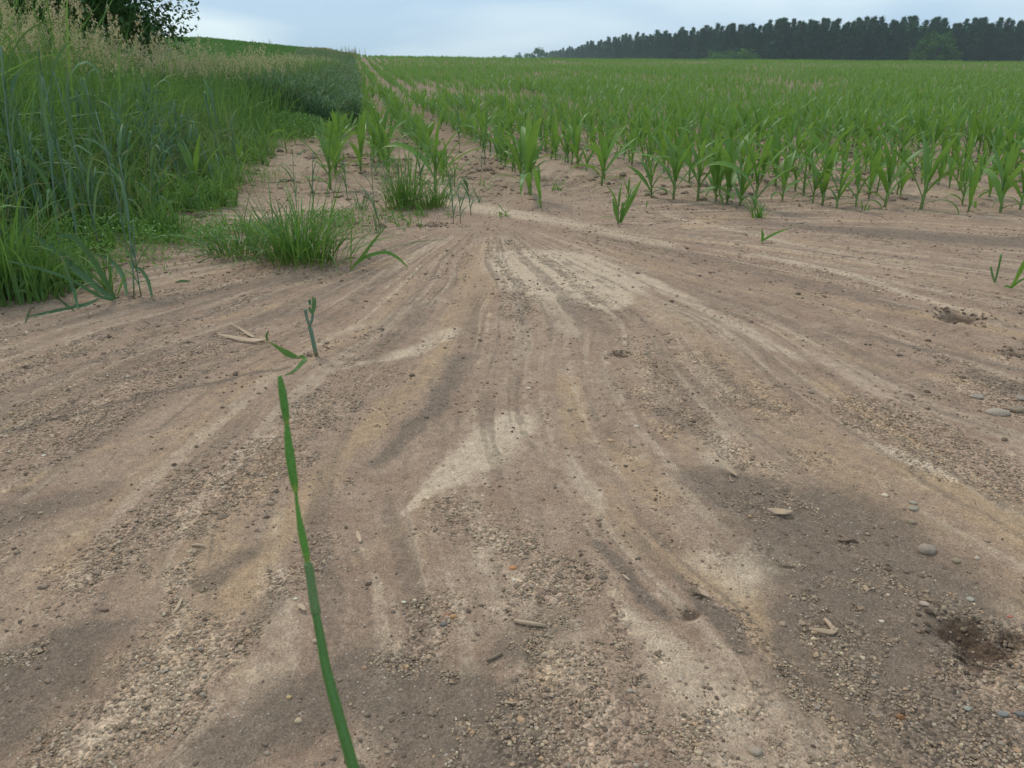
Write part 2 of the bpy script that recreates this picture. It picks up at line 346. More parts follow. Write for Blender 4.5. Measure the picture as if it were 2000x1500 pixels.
M_pine = leafmat('pine_needles', (.024, .085, .042), (.068, .175, .078), trans=.1, rough=.8, spec=.05)
M_broad = leafmat('broadleaf', (.045, .12, .028), (.08, .19, .04), trans=.2, rough=.7, spec=.1)
def barkmat(name, c):
    m, n, o = newmat(name); nz = N(n, 'ShaderNodeTexNoise', i_Scale=14.0, i_Detail=5.0)
    col = mixc(n, nz.outputs['Fac'], tuple(x*.5 for x in c), tuple(x*1.4 for x in c)); p = N(n, 'ShaderNodeBsdfPrincipled', i_Roughness=.9); L(n, col, p.inputs['Base Color'])
    b = N(n, 'ShaderNodeBump', i_Strength=.6, i_Distance=.02); L(n, nz.outputs['Fac'], b.inputs['Height']); L(n, b.outputs[0], p.inputs['Normal']); L(n, p.outputs[0], o.inputs[0]); return m
M_bark = barkmat('bark', (.07, .055, .04)); M_pbark = barkmat('pine_bark', (.11, .075, .05))
# sediment
m, n, o = newmat('washed_sediment'); M_ground = m
A = lambda k: N(n, 'ShaderNodeAttribute', attribute_name=k).outputs['Fac']
geo = N(n, 'ShaderNodeNewGeometry'); P = geo.outputs['Position']
def tex(t, scale, detail=3, rough=.6, out='Fac', **k):
    x = N(n, t, **k); x.inputs['Scale'].default_value = scale
    if t == 'ShaderNodeTexNoise': x.inputs['Detail'].default_value = detail; x.inputs['Roughness'].default_value = rough
    L(n, P, x.inputs['Vector']); return x.outputs[out]
nfine = tex('ShaderNodeTexNoise', 260., 4, .75); nmid = tex('ShaderNodeTexNoise', 38., 5, .7); nbig = tex('ShaderNodeTexNoise', 5., 4, .6)
vor = N(n, 'ShaderNodeTexVoronoi'); vor.inputs['Scale'].default_value = 330.; L(n, P, vor.inputs['Vector'])
vor2 = N(n, 'ShaderNodeTexVoronoi'); vor2.inputs['Scale'].default_value = 150.; L(n, P, vor2.inputs['Vector'])
def ramp(v, a, b):
    x = N(n, 'ShaderNodeMapRange', interpolation_type='SMOOTHSTEP'); x.inputs[1].default_value = a; x.inputs[2].default_value = b; L(n, v, x.inputs[0]); return x.outputs[0]
col = mixc(n, ramp(nbig, .3, .7), (.294, .192, .129), (.358, .244, .168))
col = mixc(n, A('orange'), col, (.405, .268, .160))
col = mixc(n, A('light'), col, (.53, .395, .272))
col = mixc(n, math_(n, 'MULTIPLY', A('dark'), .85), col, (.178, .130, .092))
fieldc = mixc(n, ramp(nmid, .3, .7), (.19, .125, .076), (.285, .198, .122))
col = mixc(n, A('field'), col, fieldc)
col = mixc(n, A('hole'), col, (.06, .035, .02))
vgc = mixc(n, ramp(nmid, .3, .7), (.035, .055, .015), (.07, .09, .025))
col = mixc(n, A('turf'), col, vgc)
col = mixc(n, A('meadow'), col, mixc(n, ramp(nbig, .3, .7), (.085, .17, .035), (.13, .23, .055)))
col = mixc(n, A('dry'), col, (.36, .30, .18))
sepv = N(n, 'ShaderNodeSeparateColor'); L(n, vor2.outputs['Color'], sepv.inputs[0])
sepw = N(n, 'ShaderNodeSeparateColor'); L(n, vor.outputs['Color'], sepw.inputs[0])
g = A('gravel')
gv = math_(n, 'ADD', math_(n, 'MULTIPLY', sepv.outputs[0], 1.0), .5)
gv2 = math_(n, 'ADD', math_(n, 'MULTIPLY', sepw.outputs[1], .9), .55)
val = mixc(n, g, (1, 1, 1), gv); 
fmod = math_(n, 'ADD', math_(n, 'MULTIPLY', nfine, 1.1), .45)
mmod = math_(n, 'ADD', math_(n, 'MULTIPLY', nmid, .9), .55)
def mulv(c, f): 
    x = N(n, 'ShaderNodeVectorMath', operation='MULTIPLY'); L(n, c, x.inputs[0]); L(n, f, x.inputs[1]); return x.outputs[0]
col = mulv(col, fmod); col = mulv(col, mmod); col = mulv(col, val); col = mulv(col, mixc(n, .55, (1, 1, 1), gv2))
spk = ramp(math_(n, 'MULTIPLY', sepw.outputs[2], sepw.outputs[0]), .86, .93)
col = mixc(n, math_(n, 'MULTIPLY', spk, .6), col, (.6, .55, .47))
p = N(n, 'ShaderNodeBsdfPrincipled', i_Roughness=.92); p.inputs['Specular IOR Level'].default_value = .22; L(n, col, p.inputs['Base Color'])
hgt = math_(n, 'ADD', math_(n, 'MULTIPLY', nfine, .0022), math_(n, 'MULTIPLY', nmid, .006))
hgt = math_(n, 'SUBTRACT', hgt, math_(n, 'MULTIPLY', math_(n, 'MULTIPLY', vor2.outputs['Distance'], g), .004))
hgt = math_(n, 'SUBTRACT', hgt, math_(n, 'MULTIPLY', vor.outputs['Distance'], .0015))
b = N(n, 'ShaderNodeBump', i_Strength=.9, i_Distance=1.0); L(n, hgt, b.inputs['Height']); L(n, b.outputs[0], p.inputs['Normal']); L(n, p.outputs[0], o.inputs[0])
# stones
def stonemat(name, stops, rough=.75):
    m, n, o = newmat(name)
    a = N(n, 'ShaderNodeAttribute', attribute_name='rnd'); r = N(n, 'ShaderNodeValToRGB'); L(n, a.outputs['Fac'], r.inputs[0])
    e = r.color_ramp; e.interpolation = 'LINEAR'
    for i, (p_, c_) in enumerate(stops):
        el = e.elements[i] if i < 2 else e.elements.new(p_)
        el.position = p_; el.color = (*c_, 1)
    nz = N(n, 'ShaderNodeTexNoise', i_Scale=160.0, i_Detail=3.0); geo = N(n, 'ShaderNodeNewGeometry'); L(n, geo.outputs['Position'], nz.inputs['Vector'])
    v = math_(n, 'ADD', math_(n, 'MULTIPLY', nz.outputs['Fac'], .8), .6); h = N(n, 'ShaderNodeHueSaturation'); L(n, r.outputs[0], h.inputs['Color']); L(n, v, h.inputs['Value'])
    p = N(n, 'ShaderNodeBsdfPrincipled', i_Roughness=rough); p.inputs['Specular IOR Level'].default_value = .3; L(n, h.outputs[0], p.inputs['Base Color'])
    b = N(n, 'ShaderNodeBump', i_Strength=.5, i_Distance=.002); L(n, nz.outputs['Fac'], b.inputs['Height']); L(n, b.outputs[0], p.inputs['Normal']); L(n, p.outputs[0], o.inputs[0]); return m
M_stone = stonemat('pebble', [(0, (.16, .11, .072)), (1, (.70, .55, .38)), (.2, (.27, .19, .125)), (.45, (.38, .265, .17)), (.6, (.29, .225, .165)), (.72, (.42, .26, .145)), (.82, (.42, .33, .235)), (.93, (.56, .43, .27))])
M_clod = stonemat('soil_clod', [(0, (.11, .075, .05)), (1, (.34, .245, .165)), (.5, (.20, .142, .098))], .95)
# ================================================================== GROUND
def build_ground():
    rn = [.35]
    while rn[-1] < 8.0: rn.append(rn[-1]*(1.0026 if rn[-1] < 4 else 1.0034))
    while rn[-1] < 60: rn.append(rn[-1]*1.012)
    while rn[-1] < 1300: rn.append(rn[-1]*1.06)
    rn = np.array(rn)
    a1 = np.linspace(-R(46), R(46), 980); a2 = np.linspace(R(46), R(314), 90)[1:-1]
    an = np.concatenate([a1, a2]); nr, na = len(rn), len(an)
    x = (rn[:, None]*np.sin(an)[None]).ravel(); y = (rn[:, None]*np.cos(an)[None]).ravel()
    li, og, dk, gr = masks(x, y)
    ve = verge(x, y) + .35*(fbm(x*2.2, y*2.2, 201, 3)-.5)
    near = 1-ss(5, 8, y+.15*x)
    px, py = project(x, y, terrain(x, y))
    fld = ss(AY+.2, AY+1.6, y+.5*np.minimum(x+1.0, 0)*-.4+.6*(fbm(x*2, y*2, 203, 3)-.5)*2)
    soilcl = ss(.5, .62, fbm(x*2.6, y*3.2, 205, 4, .6))
    field = np.clip(fld*(.35+.65*soilcl)+.8*ss(9, 16, y), 0, 1)
    lane = fbm(x*1.5, y*.8, 207, 3)
    li = li*(1-ss(14, 24, y)); og = og*(1-ss(8, 14, y))
    li = np.maximum(li, .45*fld*ss(.48, .6, lane)*(1-ss(12, 22, y)))
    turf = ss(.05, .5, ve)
    w = x+.186*y
    mead = turf*ss(12, 22, y)
    dry = ss(.45, .6, fbm(x*.8, y*.5, 209, 3))*ss(14, 30, y)*np.exp(-((w+2.2)/1.3)**2)
    hole = np.zeros_like(x)
    for (hx, hy), hr in HOLES:
        d = np.hypot(x-hx, y-hy)/hr*(1+.9*(fbm(x*30, y*30, 99, 2)-.5)); hole = np.maximum(hole, 1-ss(.55, 1.05, d))
    z = terrain(x, y)+relief(x, y, gr)
    v = np.stack([x, y, z], 1)
    i = np.arange(nr-1)[:, None]*na; j = np.arange(na)[None]; j2 = (j+1) % na
    q = np.stack([i+j, i+na+j, i+na+j2, i+j2], -1).reshape(-1, 4)
    c = len(v); v = np.concatenate([v, [[0, 0, gz(0, 0)]]]); jj = np.arange(na)
    t3 = np.stack([jj, (jj+1) % na, np.full(na, c)], 1)
    e = lambda q_: np.append(q_, 0)
    k = (1-.65*turf)
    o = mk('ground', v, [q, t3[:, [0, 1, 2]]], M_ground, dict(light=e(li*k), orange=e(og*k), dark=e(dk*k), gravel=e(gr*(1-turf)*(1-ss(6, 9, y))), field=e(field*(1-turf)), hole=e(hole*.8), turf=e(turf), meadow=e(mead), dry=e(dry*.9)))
    tag(o, 'washed out sandy soil fanning down from the maize field', kind='structure')
build_ground()
# ------------------------------------------------------------------ scattered stones and crumbs
def sector(rng, n, r0, r1, half=43, pw=1.0):
    a = rng.uniform(-R(half), R(half), n); u = rng.random(n)
    r = (r0**pw+(r1**pw-r0**pw)*u)**(1/pw) if pw else r0*(r1/r0)**u
    return r*np.sin(a), r*np.cos(a)
def rocks(name, label, cat, x, y, size, rnd, mat, seed, flat=.6, sink=.25, stretch=.5, detail=0):
    rng = np.random.default_rng(seed); V, Fc = ico2(detail) if detail else ico()
    n = len(x); m = len(V)
    s = size[:, None]*(1+stretch*(rng.random((n, 3))-.5)); s[:, 2] *= flat
    rot = rng.uniform(0, 6.283, n); c, sn = np.cos(rot), np.sin(rot)
    P = V[None]*(1+.42*(rng.random((n, m, 1))-.5))
    tilt = rng.uniform(-.5, .5, n)
    pz = P[..., 2]*np.cos(tilt)[:, None]+P[..., 0]*np.sin(tilt)[:, None]; pxx = P[..., 0]*np.cos(tilt)[:, None]-P[..., 2]*np.sin(tilt)[:, None]
    P = np.stack([pxx, P[..., 1], pz], -1)*s[:, None]
    X = P[..., 0]*c[:, None]-P[..., 1]*sn[:, None]+x[:, None]; Y = P[..., 0]*sn[:, None]+P[..., 1]*c[:, None]+y[:, None]
    Z = P[..., 2]+(ground_z(x, y)+s[:, 2]*(1-2*sink))[:, None]
    v = np.stack([X, Y, Z], -1).reshape(-1, 3); f = (Fc[None]+(np.arange(n)*m)[:, None, None]).reshape(-1, 3)
    o = mk(name, v, f, mat, dict(rnd=np.repeat(rnd, m)), smooth=False)
    return tag(o, label, cat, kind='stuff')
rng = np.random.default_rng(1)
x, y = sector(rng, 520000, .85, 6.0, pw=1.05)
lim, _, dk, gr = masks(x, y); ve = verge(x, y)
cl = fbm(x*16, y*16, 301, 3, .6)
keep = (rng.random(len(x)) < np.clip(.015+1.0*gr*ss(.3, .6, cl)+.10*ss(.55, .7, cl), 0, 1)*(.25+.75*np.clip(1.6/np.hypot(x, y), 0, 1))) & (ve < 0)
for (hx, hy), hr in HOLES: keep &= np.hypot(x-hx, y-hy) > hr*.9
x, y, gr, lim = x[keep], y[keep], gr[keep], lim[keep]
sz = np.exp(rng.normal(math.log(.00112), .42, len(x)))*(1+.45*gr)*(1+.10*np.hypot(x, y)); sz = np.minimum(sz, .008)
rocks('gravel', 'fine pale and brown gravel grains strewn along the washed streaks', 'gravel', x, y, sz, np.clip(rng.random(len(x))*.9+.25*lim*rng.random(len(x)), 0, 1), M_stone, 2)
print('gravel', len(x))
x, y = sector(rng, 110000, .9, 7.5, pw=.8)
_, _, dk, gr = masks(x, y); ve = verge(x, y); cl = fbm(x*5, y*5, 303, 3, .6)
keep = (rng.random(len(x)) < .035+.26*ss(.52, .68, cl)) & (ve < 0.1)
x, y = x[keep], y[keep]
sz = np.exp(rng.normal(math.log(.0026), .45, len(x)))*(.75+.16*np.hypot(x, y)); sz = np.minimum(sz, .011)
rocks('soil_crumbs', 'small dark crumbs of soil scattered over the washed ground', 'soil crumbs', x, y, sz, rng.random(len(x)), M_clod, 3, flat=.5, sink=.3)
hx_l = []
for (hx, hy), hr in HOLES:
    m_ = int(70 if hr > .028 else 14); a_ = rng.uniform(0, 6.283, m_); q_ = hr*(.9+.55*np.abs(rng.normal(0, .7, m_))); hx_l.append(np.stack([hx+q_*np.cos(a_), hy+q_*np.sin(a_), np.minimum(.0062, .055*hr*np.exp(rng.normal(0, .45, m_)))], 1))
hx_l = np.concatenate(hx_l); hd_ = np.full(len(hx_l), .2)
rocks('dug_soil', 'freshly dug dark crumbs heaped around the small holes', 'soil crumbs', hx_l[:, 0], hx_l[:, 1], hx_l[:, 2], rng.random(len(hx_l))*.9, M_clod, 6, flat=.75, sink=.2, detail=1)
# coarse reddish clods among the plants
x, y = sector(rng, 26000, 5.2, 22, pw=1.3)
pxx, pyy = project(x, y, terrain(x, y)); ve = verge(x, y); cl = fbm(x*2.6, y*3.2, 205, 4, .6)
keep = (rng.random(len(x)) < .9*ss(.47, .6, cl)*(1-.6*ss(8, 20, y))*ss(5.6, 7.2, y+np.where(x < -.6, .8, -.2))) & (ve < .5) & (pxx > -100) & (pxx < 2150)
x, y = x[keep], y[keep]; sz = np.exp(rng.normal(math.log(.016), .5, len(x))); sz = np.minimum(sz, .05)
rocks('soil_clods', 'reddish brown soil clods lying among the plants at the field edge', 'soil clods', x, y, sz, .35+rng.random(len(x))*.65, M_clod, 4, flat=.55, sink=.35)
# individually visible stones
STONES = [(1950,803,46,16,'smooth flat grey stone half sunk near the right edge of the sand', (.34,.31,.29)), (1982,797,34,18,'rounded brown grey stone touching the smooth flat grey one', (.25,.215,.18)),
 (1995,780,26,12,'grey stone above the rounded brown grey stone at the right edge', (.27,.25,.24)), (1908,772,28,9,'flat grey stone lying left of the coarse pebble bank', (.29,.27,.26)),
 (1810,1075,34,26,'lumpy grey stone on the dark crust right of the husk', (.30,.27,.25)), (1867,1097,18,12,'small tan stone right of the lumpy grey stone', (.3,.26,.2)), (1727,972,14,9,'pale oval pebble on the dark crust', (.62,.57,.5)),
 (1783,987,16,10,'upper grey pebble in the column of three on dark crust', (.33,.32,.29)), (1783,998,20,10,'middle grey pebble in the column of three on dark crust', (.3,.3,.27)), (1779,1022,20,14,'lower brownish pebble in the column of three on dark crust', (.28,.25,.2)),
 (1895,1168,16,10,'smooth bluish pebble on the dark ground above the dug hole', (.36,.37,.37)), (1807,1176,20,12,'flat pinkish grey pebble left of the bluish pebble', (.4,.35,.33)), (1908,1090,12,10,'pale pebble right of the lumpy grey stone', (.5,.47,.42)),
 (1722,1211,13,8,'small whitish pebble below centre of the dark crust', (.55,.52,.45)), (1760,1396,18,16,'rusty brown stone at the foot of the pebble field', (.25,.13,.07)), (1472,1328,16,14,'knobbly tan stone alone on the pinkish sand', (.35,.29,.22)),
 (1476,1468,28,18,'broad grey stone near the bottom of the pinkish sand', (.33,.3,.27)), (1380,1412,14,12,'dark pebble in the gravel left of the pinkish sand', (.17,.16,.15)), (1001,1112,16,10,'orange pebble above the small white pebble', (.5,.27,.14)),
 (1004,1135,9,6,'small white pebble below the orange pebble', (.68,.65,.6)), (873,1203,11,10,'orange red pebble left of its orange neighbour in the brown cluster', (.42,.23,.16)), (886,1207,14,8,'orange pebble right of the orange red one', (.45,.27,.14)),
 (866,1222,16,10,'dark blue grey pebble below the orange pebbles', (.15,.16,.17)), (712,1306,12,12,'pinkish pebble right of the green stem', (.42,.28,.22)), (583,1412,16,12,'pale tan stone left of the foot of the green stem', (.45,.39,.3)),
 (565,1367,12,7,'yellowish pebble left of the green stem above the pale tan stone', (.45,.35,.2)), (203,1189,20,13,'brown clod like stone alone on bare crust at left', (.24,.18,.15)), (523,1477,12,12,'grey pebble at the bottom edge left of the stem', (.32,.29,.26)),
 (789,1174,9,6,'bright white pebble right of the green stem', (.7,.68,.64)), (578,1175,9,6,'white pebble just left of the green stem', (.66,.62,.56)), (1192,858,13,9,'tan pebble on the central track', (.5,.38,.27)), (1243,829,12,7,'bluish white pebble above the tan pebble on the central track', (.55,.54,.51)),
 (1032,758,12,6,'pale pebble beside the dark clods in the middle', (.5,.45,.38)), (86,893,9,5,'white pebble at the left edge of the sand', (.7,.68,.65)), (1230,1353,14,9,'grey pebble in the gravel streak right of the middle', (.36,.35,.33)), (1962,1385,20,12,'slate blue stone in the pebble field at the right edge', (.22,.25,.27)),
 (1890,1380,14,9,'bluish grey pebble in the pebble field', (.32,.34,.34)), (1995,1385,20,16,'dark slate stone at the right edge of the pebble field', (.16,.18,.2)), (1973,1201,11,5,'small red pebble above the pebble field', (.45,.16,.12)), (1708,1313,12,10,'grey pebble on bare crust below the dark crust pebbles', (.33,.31,.28))]
def stone_mat(c, k=[]):
    m, n, o = newmat('stone_surface'); p = N(n, 'ShaderNodeBsdfPrincipled', i_Roughness=.7); p.inputs['Specular IOR Level'].default_value = .3
    tcn = N(n, 'ShaderNodeTexCoord'); nz = N(n, 'ShaderNodeTexNoise', i_Scale=110.0, i_Detail=5.0); L(n, tcn.outputs['Object'], nz.inputs['Vector'])
    c = (c[0]*1.06, c[1]*.90, c[2]*.72); L(n, mixc(n, nz.outputs['Fac'], tuple(q*.6 for q in c), tuple(min(q*1.35, .85) for q in c)), p.inputs['Base Color'])
    b = N(n, 'ShaderNodeBump', i_Strength=.5, i_Distance=.003); L(n, nz.outputs['Fac'], b.inputs['Height']); L(n, b.outputs[0], p.inputs['Normal']); L(n, p.outputs[0], o.inputs[0]); return m
V2, F2 = ico2(2)
for i, (px, py, wpx, hpx, lab, c) in enumerate(STONES):
    x0, y0 = at(px, py); s = mpp(x0, y0)*wpx/2; rg = np.random.default_rng(500+i)
    v = V2.copy(); off = rg.random(3)*50
    v *= (1+.30*(fbm(v[:, 0]*1.3+off[0]+v[:, 2], v[:, 1]*1.3+off[1], 5, 3)-.5)+.16*(vn(v[:, 0]*3+off[2], v[:, 2]*3+off[0], 3)-.5))[:, None]
    for k in range(5):
        d = rg.normal(size=3); d /= np.linalg.norm(d); cut = rg.uniform(.72, .95); pr = v@d; v -= np.maximum(pr-cut, 0)[:, None]*d*.85
    hz_ = min(.95, max(.35, hpx/wpx*1.0))
    v = v*np.array([s, s*rg.uniform(.6, .85), s*hz_*.8])
    o = mk('stone', v, F2, stone_mat(c)); o.location = (x0, y0, gz(x0, y0)+s*hz_*.25); o.rotation_euler[2] = rg.uniform(-.3, .3)
    tag(o, lab, 'stone')
# ------------------------------------------------------------------ dry bits lying on the ground
def gpt(px, py, h=0.002):
    x0, y0 = at(px, py); return np.array([x0, y0, gz(x0, y0)+h])
BITS = [('dry_stalk', [(1004,1217),(1020,1221),(1040,1225),(1066,1229)], [7,10,10,7], 'pale broken stalk lying on the crust right of the orange pebbles', .75, 't'),
 ('dry_stalk', [(951,1297),(965,1290),(981,1281)], [7,8,6], 'short grey stalk piece below the longer broken stalk', .3, 't'),
 ('dry_husk', [(1580,1228),(1605,1232),(1627,1232),(1633,1222)], [3,9,10,12], 'bent tan husk on the dark crust, long arm', .6, 'r'),
 ('dry_stalk', [(1612,1203),(1620,1212),(1628,1226)], [7,9,9], 'short tan stub leaning on the bent husk', .5, 't'),
 ('dry_leaf', [(1498,1000),(1515,1001),(1530,1007),(1548,1004)], [3,14,12,3], 'curled dry leaf on the dark crust above the twig', .4, 'r'),
 ('dry_leaf', [(1416,920),(1428,924),(1440,931)], [4,12,4], 'small curled dry leaf near the whitish patch', .45, 'r'),
 ('dry_leaf', [(340,1200),(349,1190),(356,1172)], [3,6,3], 'thin curved straw on bare crust left of the stem', .8, 'r'),
 ('dry_stalk', [(374,1068),(386,1067),(400,1070)], [4,6,4], 'short pale straw left of the stem near the sandy gravel', .9, 't'),
 ('dry_leaf', [(697,1040),(701,1050),(704,1058)], [4,8,5], 'upright flake of straw right of the green stem', .9, 'r'),
 ('dry_leaf', [(583,1190),(590,1195),(597,1201)], [5,9,5], 'pale straw flake just left of the green stem', .95, 'r'),
 ('dry_leaf', [(611,1260),(619,1259),(626,1256)], [4,8,4], 'white straw flake beside the green stem', 1., 'r'),
 ('twig', [(1636,1052),(1650,1056),(1668,1054),(1676,1060)], [4,6,6,3], 'dark forked twig on the dark crust', .0, 't'),
 ('twig', [(1521,1101),(1535,1103),(1554,1106)], [2,4,3], 'thin brown twig right of the whitish patch', .1, 't'),
 ('dry_leaf', [(1343,1160),(1355,1155),(1364,1165)], [6,14,5], 'curled mud flake, left of the pair in the small hollow', .3, 'r'),
 ('dry_leaf', [(1362,1155),(1372,1160),(1386,1168)], [6,12,4], 'curled mud flake, right of the pair in the small hollow', .6, 'r'),
 ('twig', [(1132,1360),(1134,1375),(1130,1390)], [2,4,3], 'thin reddish rootlet in the central gravel', .2, 't'),
 ('dry_stalk', [(980,1376),(1000,1378),(1012,1377)], [2,4,2], 'thin pale straw low in the middle of the crust', .7, 't'),
 ('dry_leaf', [(428,660),(450,664),(480,670),(506,674),(524,668)], [2,7,9,8,3], 'long tan dry leaf lying left of the broken shoot', .85, 'r'),
 ('dry_leaf', [(448,636),(470,648),(484,656),(497,663)], [1,3,7,4], 'thin pale leaf tip behind the long tan dry leaf', 1., 'r'),
 ('dry_leaf', [(1178,378),(1188,380),(1198,382)], [4,7,4], 'white scrap lying at the front of the maize rows', 1.4, 'r'),
 ('dry_stalk', [(160,527),(190,523),(220,518),(248,511)], [5,6,6,4], 'long pale straw under the grass edge at left', 1.0, 't'),
 ('dry_leaf', [(1215,1125),(1222,1131),(1230,1136)], [2,5,2], 'tiny straw flake above the pinkish sand', .7, 'r'),
 ('dry_leaf', [(1485,1380),(1479,1390),(1470,1396)], [3,6,3], 'small tan flake on the pinkish sand', .5, 'r'),
 ('twig', [(1240,1330),(1252,1322),(1262,1318)], [2,4,2], 'short twig on the gravel streak', .2, 't')]
for i, (nm, pts, wd, lab, tone, kind) in enumerate(BITS):
    rg = np.random.default_rng(900+i); a = Acc(); P3 = [gpt(*q) for q in pts]; mp_ = mpp(P3[0][0], P3[0][1]); W = np.array(wd)*mp_
    P3 = [q+np.array([0, 0, .3*W.max()+(.5*W.max()*abs(math.sin(2.2*k+i)) if kind == 'r' else 0)]) for k, q in enumerate(P3)]
    if kind == 't': tube(a, P3, W*.5, 7, tone, .8)
    else: ribbon(a, P3, W, tone, facing=(rg.uniform(-.3, .3), -.5, 1), fold=.45)
    base = P3[0].copy()
    for k in range(len(a.v)): a.v[k] = a.v[k]-base
    col_ = tuple(np.clip(np.array((.16, .11, .075))*(1-tone)+np.array((.44, .34, .23))*tone, 0, .8))
    mm = M_straw if tone > .35 and tone <= 1 else leafmat('dry_bit', tuple(q*.8 for q in col_), tuple(min(.8, q*1.2) for q in col_), trans=0, rough=.85, spec=.1)
    o = a.mesh(nm, mm); o.location = base
    if kind == 'r': md = o.modifiers.new('thickness', 'SOLIDIFY'); md.thickness = .0006
    tag(o, lab, 'twig' if nm == 'twig' else 'dry plant scrap')
# straw litter, too many to count
rg = np.random.default_rng(31); x, y = sector(rg, 1500, 1.0, 14, pw=1.1); k = (rg.random(1500) < np.where(y > 6, .9, .12)) & (verge(x, y) < .3); x, y = x[k], y[k]
CF = [at(*q) for q in ((590, 512), (560, 505), (470, 500), (790, 408), (845, 405), (215, 578), (20, 580), (735, 455), (618, 700), (222, 588), (890, 438), (630, 512))]
for qx, qy in CF: x = np.append(x, qx+rg.normal(0, .13, 34)); y = np.append(y, qy+rg.normal(0, .08, 34))
n_ = len(x)
a = Acc(); blades(a, np.stack([x, y, ground_z(x, y)+.003], 1), rg.uniform(0, 6.28, n_), rg.uniform(1.45, 1.55, n_), rg.uniform(-.1, .1, n_), rg.uniform(.01, .03, n_)*(.7+.16*y), rg.uniform(.0015, .003, n_)*(.8+.14*y), 2, rnd=rg.random(n_))
tag(a.mesh('straw_litter', M_straw), 'short bits of straw strewn over the soil', 'straw', kind='stuff')
# ================================================================== FOREGROUND STEM
def near_pt(px, py, dep):
    u = (px-1000)/F*dep; v = (750-py)/F*dep
    return np.array([u, dep*CT+v*ST, EYE-dep*ST+v*CT])
dep_at = lambda py: .345+.005*(py-735)/765
def stem_path(keys): return [near_pt(px, py, dep_at(py)) for px, py in keys]
def stem_rad(r, keys): return [q/F*dep_at(k[1]) for q, k in zip(r, keys)]
def spline(P, Rr, m=6):
    P = np.asarray(P); n_ = len(P); u = np.linspace(0, n_-1, (n_-1)*m+1); Q = np.stack([np.interp(u, np.arange(n_), P[:, k]) for k in range(3)], 1)
    for _ in range(6): Q[1:-1] = (Q[:-2]+2*Q[1:-1]+Q[2:])/4
    return Q, np.interp(u, np.arange(n_), Rr)
stem = empty('tall_grass_plant', (-.03, .16, gz(-.03, .16)))
tag(stem, 'single tall green grass stem rising blurred in front of the camera', 'grass plant')
b0 = np.array(stem.location)
m_st = leafmat('stem_green', (.06, .15, .03), (.09, .22, .04), trans=.1, rough=.38, spec=.5)
m_sh = leafmat('stem_sheath', (.10, .17, .06), (.14, .22, .08), trans=.1, rough=.6, spec=.25)
m_lf = leafmat('stem_leaf', (.10, .26, .035), (.15, .36, .045), trans=.35, rough=.4, spec=.45, tip=(.42, .48, .09), tipstart=.74)
for m_ in (m_st, m_sh, m_lf):      # fine lengthwise ribs
    n = m_.node_tree; p = [q for q in n.nodes if q.type == 'BSDF_PRINCIPLED'][0]; tc_ = N(n, 'ShaderNodeTexCoord'); mp_ = N(n, 'ShaderNodeMapping'); mp_.inputs['Scale'].default_value = (1500, 1500, 14); L(n, tc_.outputs['Object'], mp_.inputs[0])
    nz_ = N(n, 'ShaderNodeTexNoise', i_Scale=1.0, i_Detail=3.0); L(n, mp_.outputs[0], nz_.inputs['Vector']); src = p.inputs['Base Color'].links[0].from_socket
    hs = N(n, 'ShaderNodeHueSaturation'); L(n, src, hs.inputs['Color']); L(n, math_(n, 'ADD', math_(n, 'MULTIPLY', nz_.outputs['Fac'], 1.3), .35), hs.inputs['Value']); L(n, hs.outputs[0], p.inputs['Base Color'])
K = [(603,1110),(607,1150),(616,1195),(627,1250),(635,1300),(662,1400),(690,1500)]
pts = stem_path(K); rr = stem_rad([5.2, 6.2, 7.6, 8.9, 9.8, 11, 11.8], K)
d = pts[-1]-pts[-2]; d /= np.linalg.norm(d); p = pts[-1].copy()
for s_ in range(7):
    p = p+d*.1; d = d*.75+np.array([0, 0, -1])*.25; d /= np.linalg.norm(d)
    if p[2] < b0[2]: break
    pts.append(p.copy()); rr.append(rr[-1]*1.02)
pts.append(np.array([pts[-1][0], pts[-1][1], gz(pts[-1][0], pts[-1][1])-.01])); rr.append(rr[-1])
def local(a, base):
    a.v = [q-base for q in a.v]; return a
a = Acc(); q_, r_ = spline(pts, rr); tube(a, q_, r_, 12, .5); local(a, b0).mesh('stalk', m_st, parent=stem)
K = [(600,1096),(601,1103),(604,1108),(609,1150),(614,1180),(617,1197)]
a = Acc(); q_, r_ = spline(stem_path(K), stem_rad([5, 8.5, 8.5, 9.2, 9.5, 10.5], K), 5); tube(a, q_, r_, 12, .6); local(a, b0).mesh('leaf_sheath', m_sh, parent=stem)
for K, RR in (([(578,960),(580,985),(583,1005),(588,1035),(594,1062),(599,1085),(601,1101)], [3.2, 3.4, 5, 7.2, 7.8, 6.6, 4.8]),
              ([(560,826),(561,845),(565,880),(570,915),(575,945),(578,962)], [4, 6.5, 8.8, 9.2, 8, 4]),
              ([(546,734),(548,744),(552,768),(556,795),(559,815),(560,830)], [3.6, 5.8, 7.8, 8.2, 6.8, 4.2])):
    a = Acc(); q_, r_ = spline(stem_path(K), stem_rad(RR, K), 5); tube(a, q_, r_, 12, .5, flat=1.0); local(a, b0).mesh('leaf', m_lf, parent=stem)
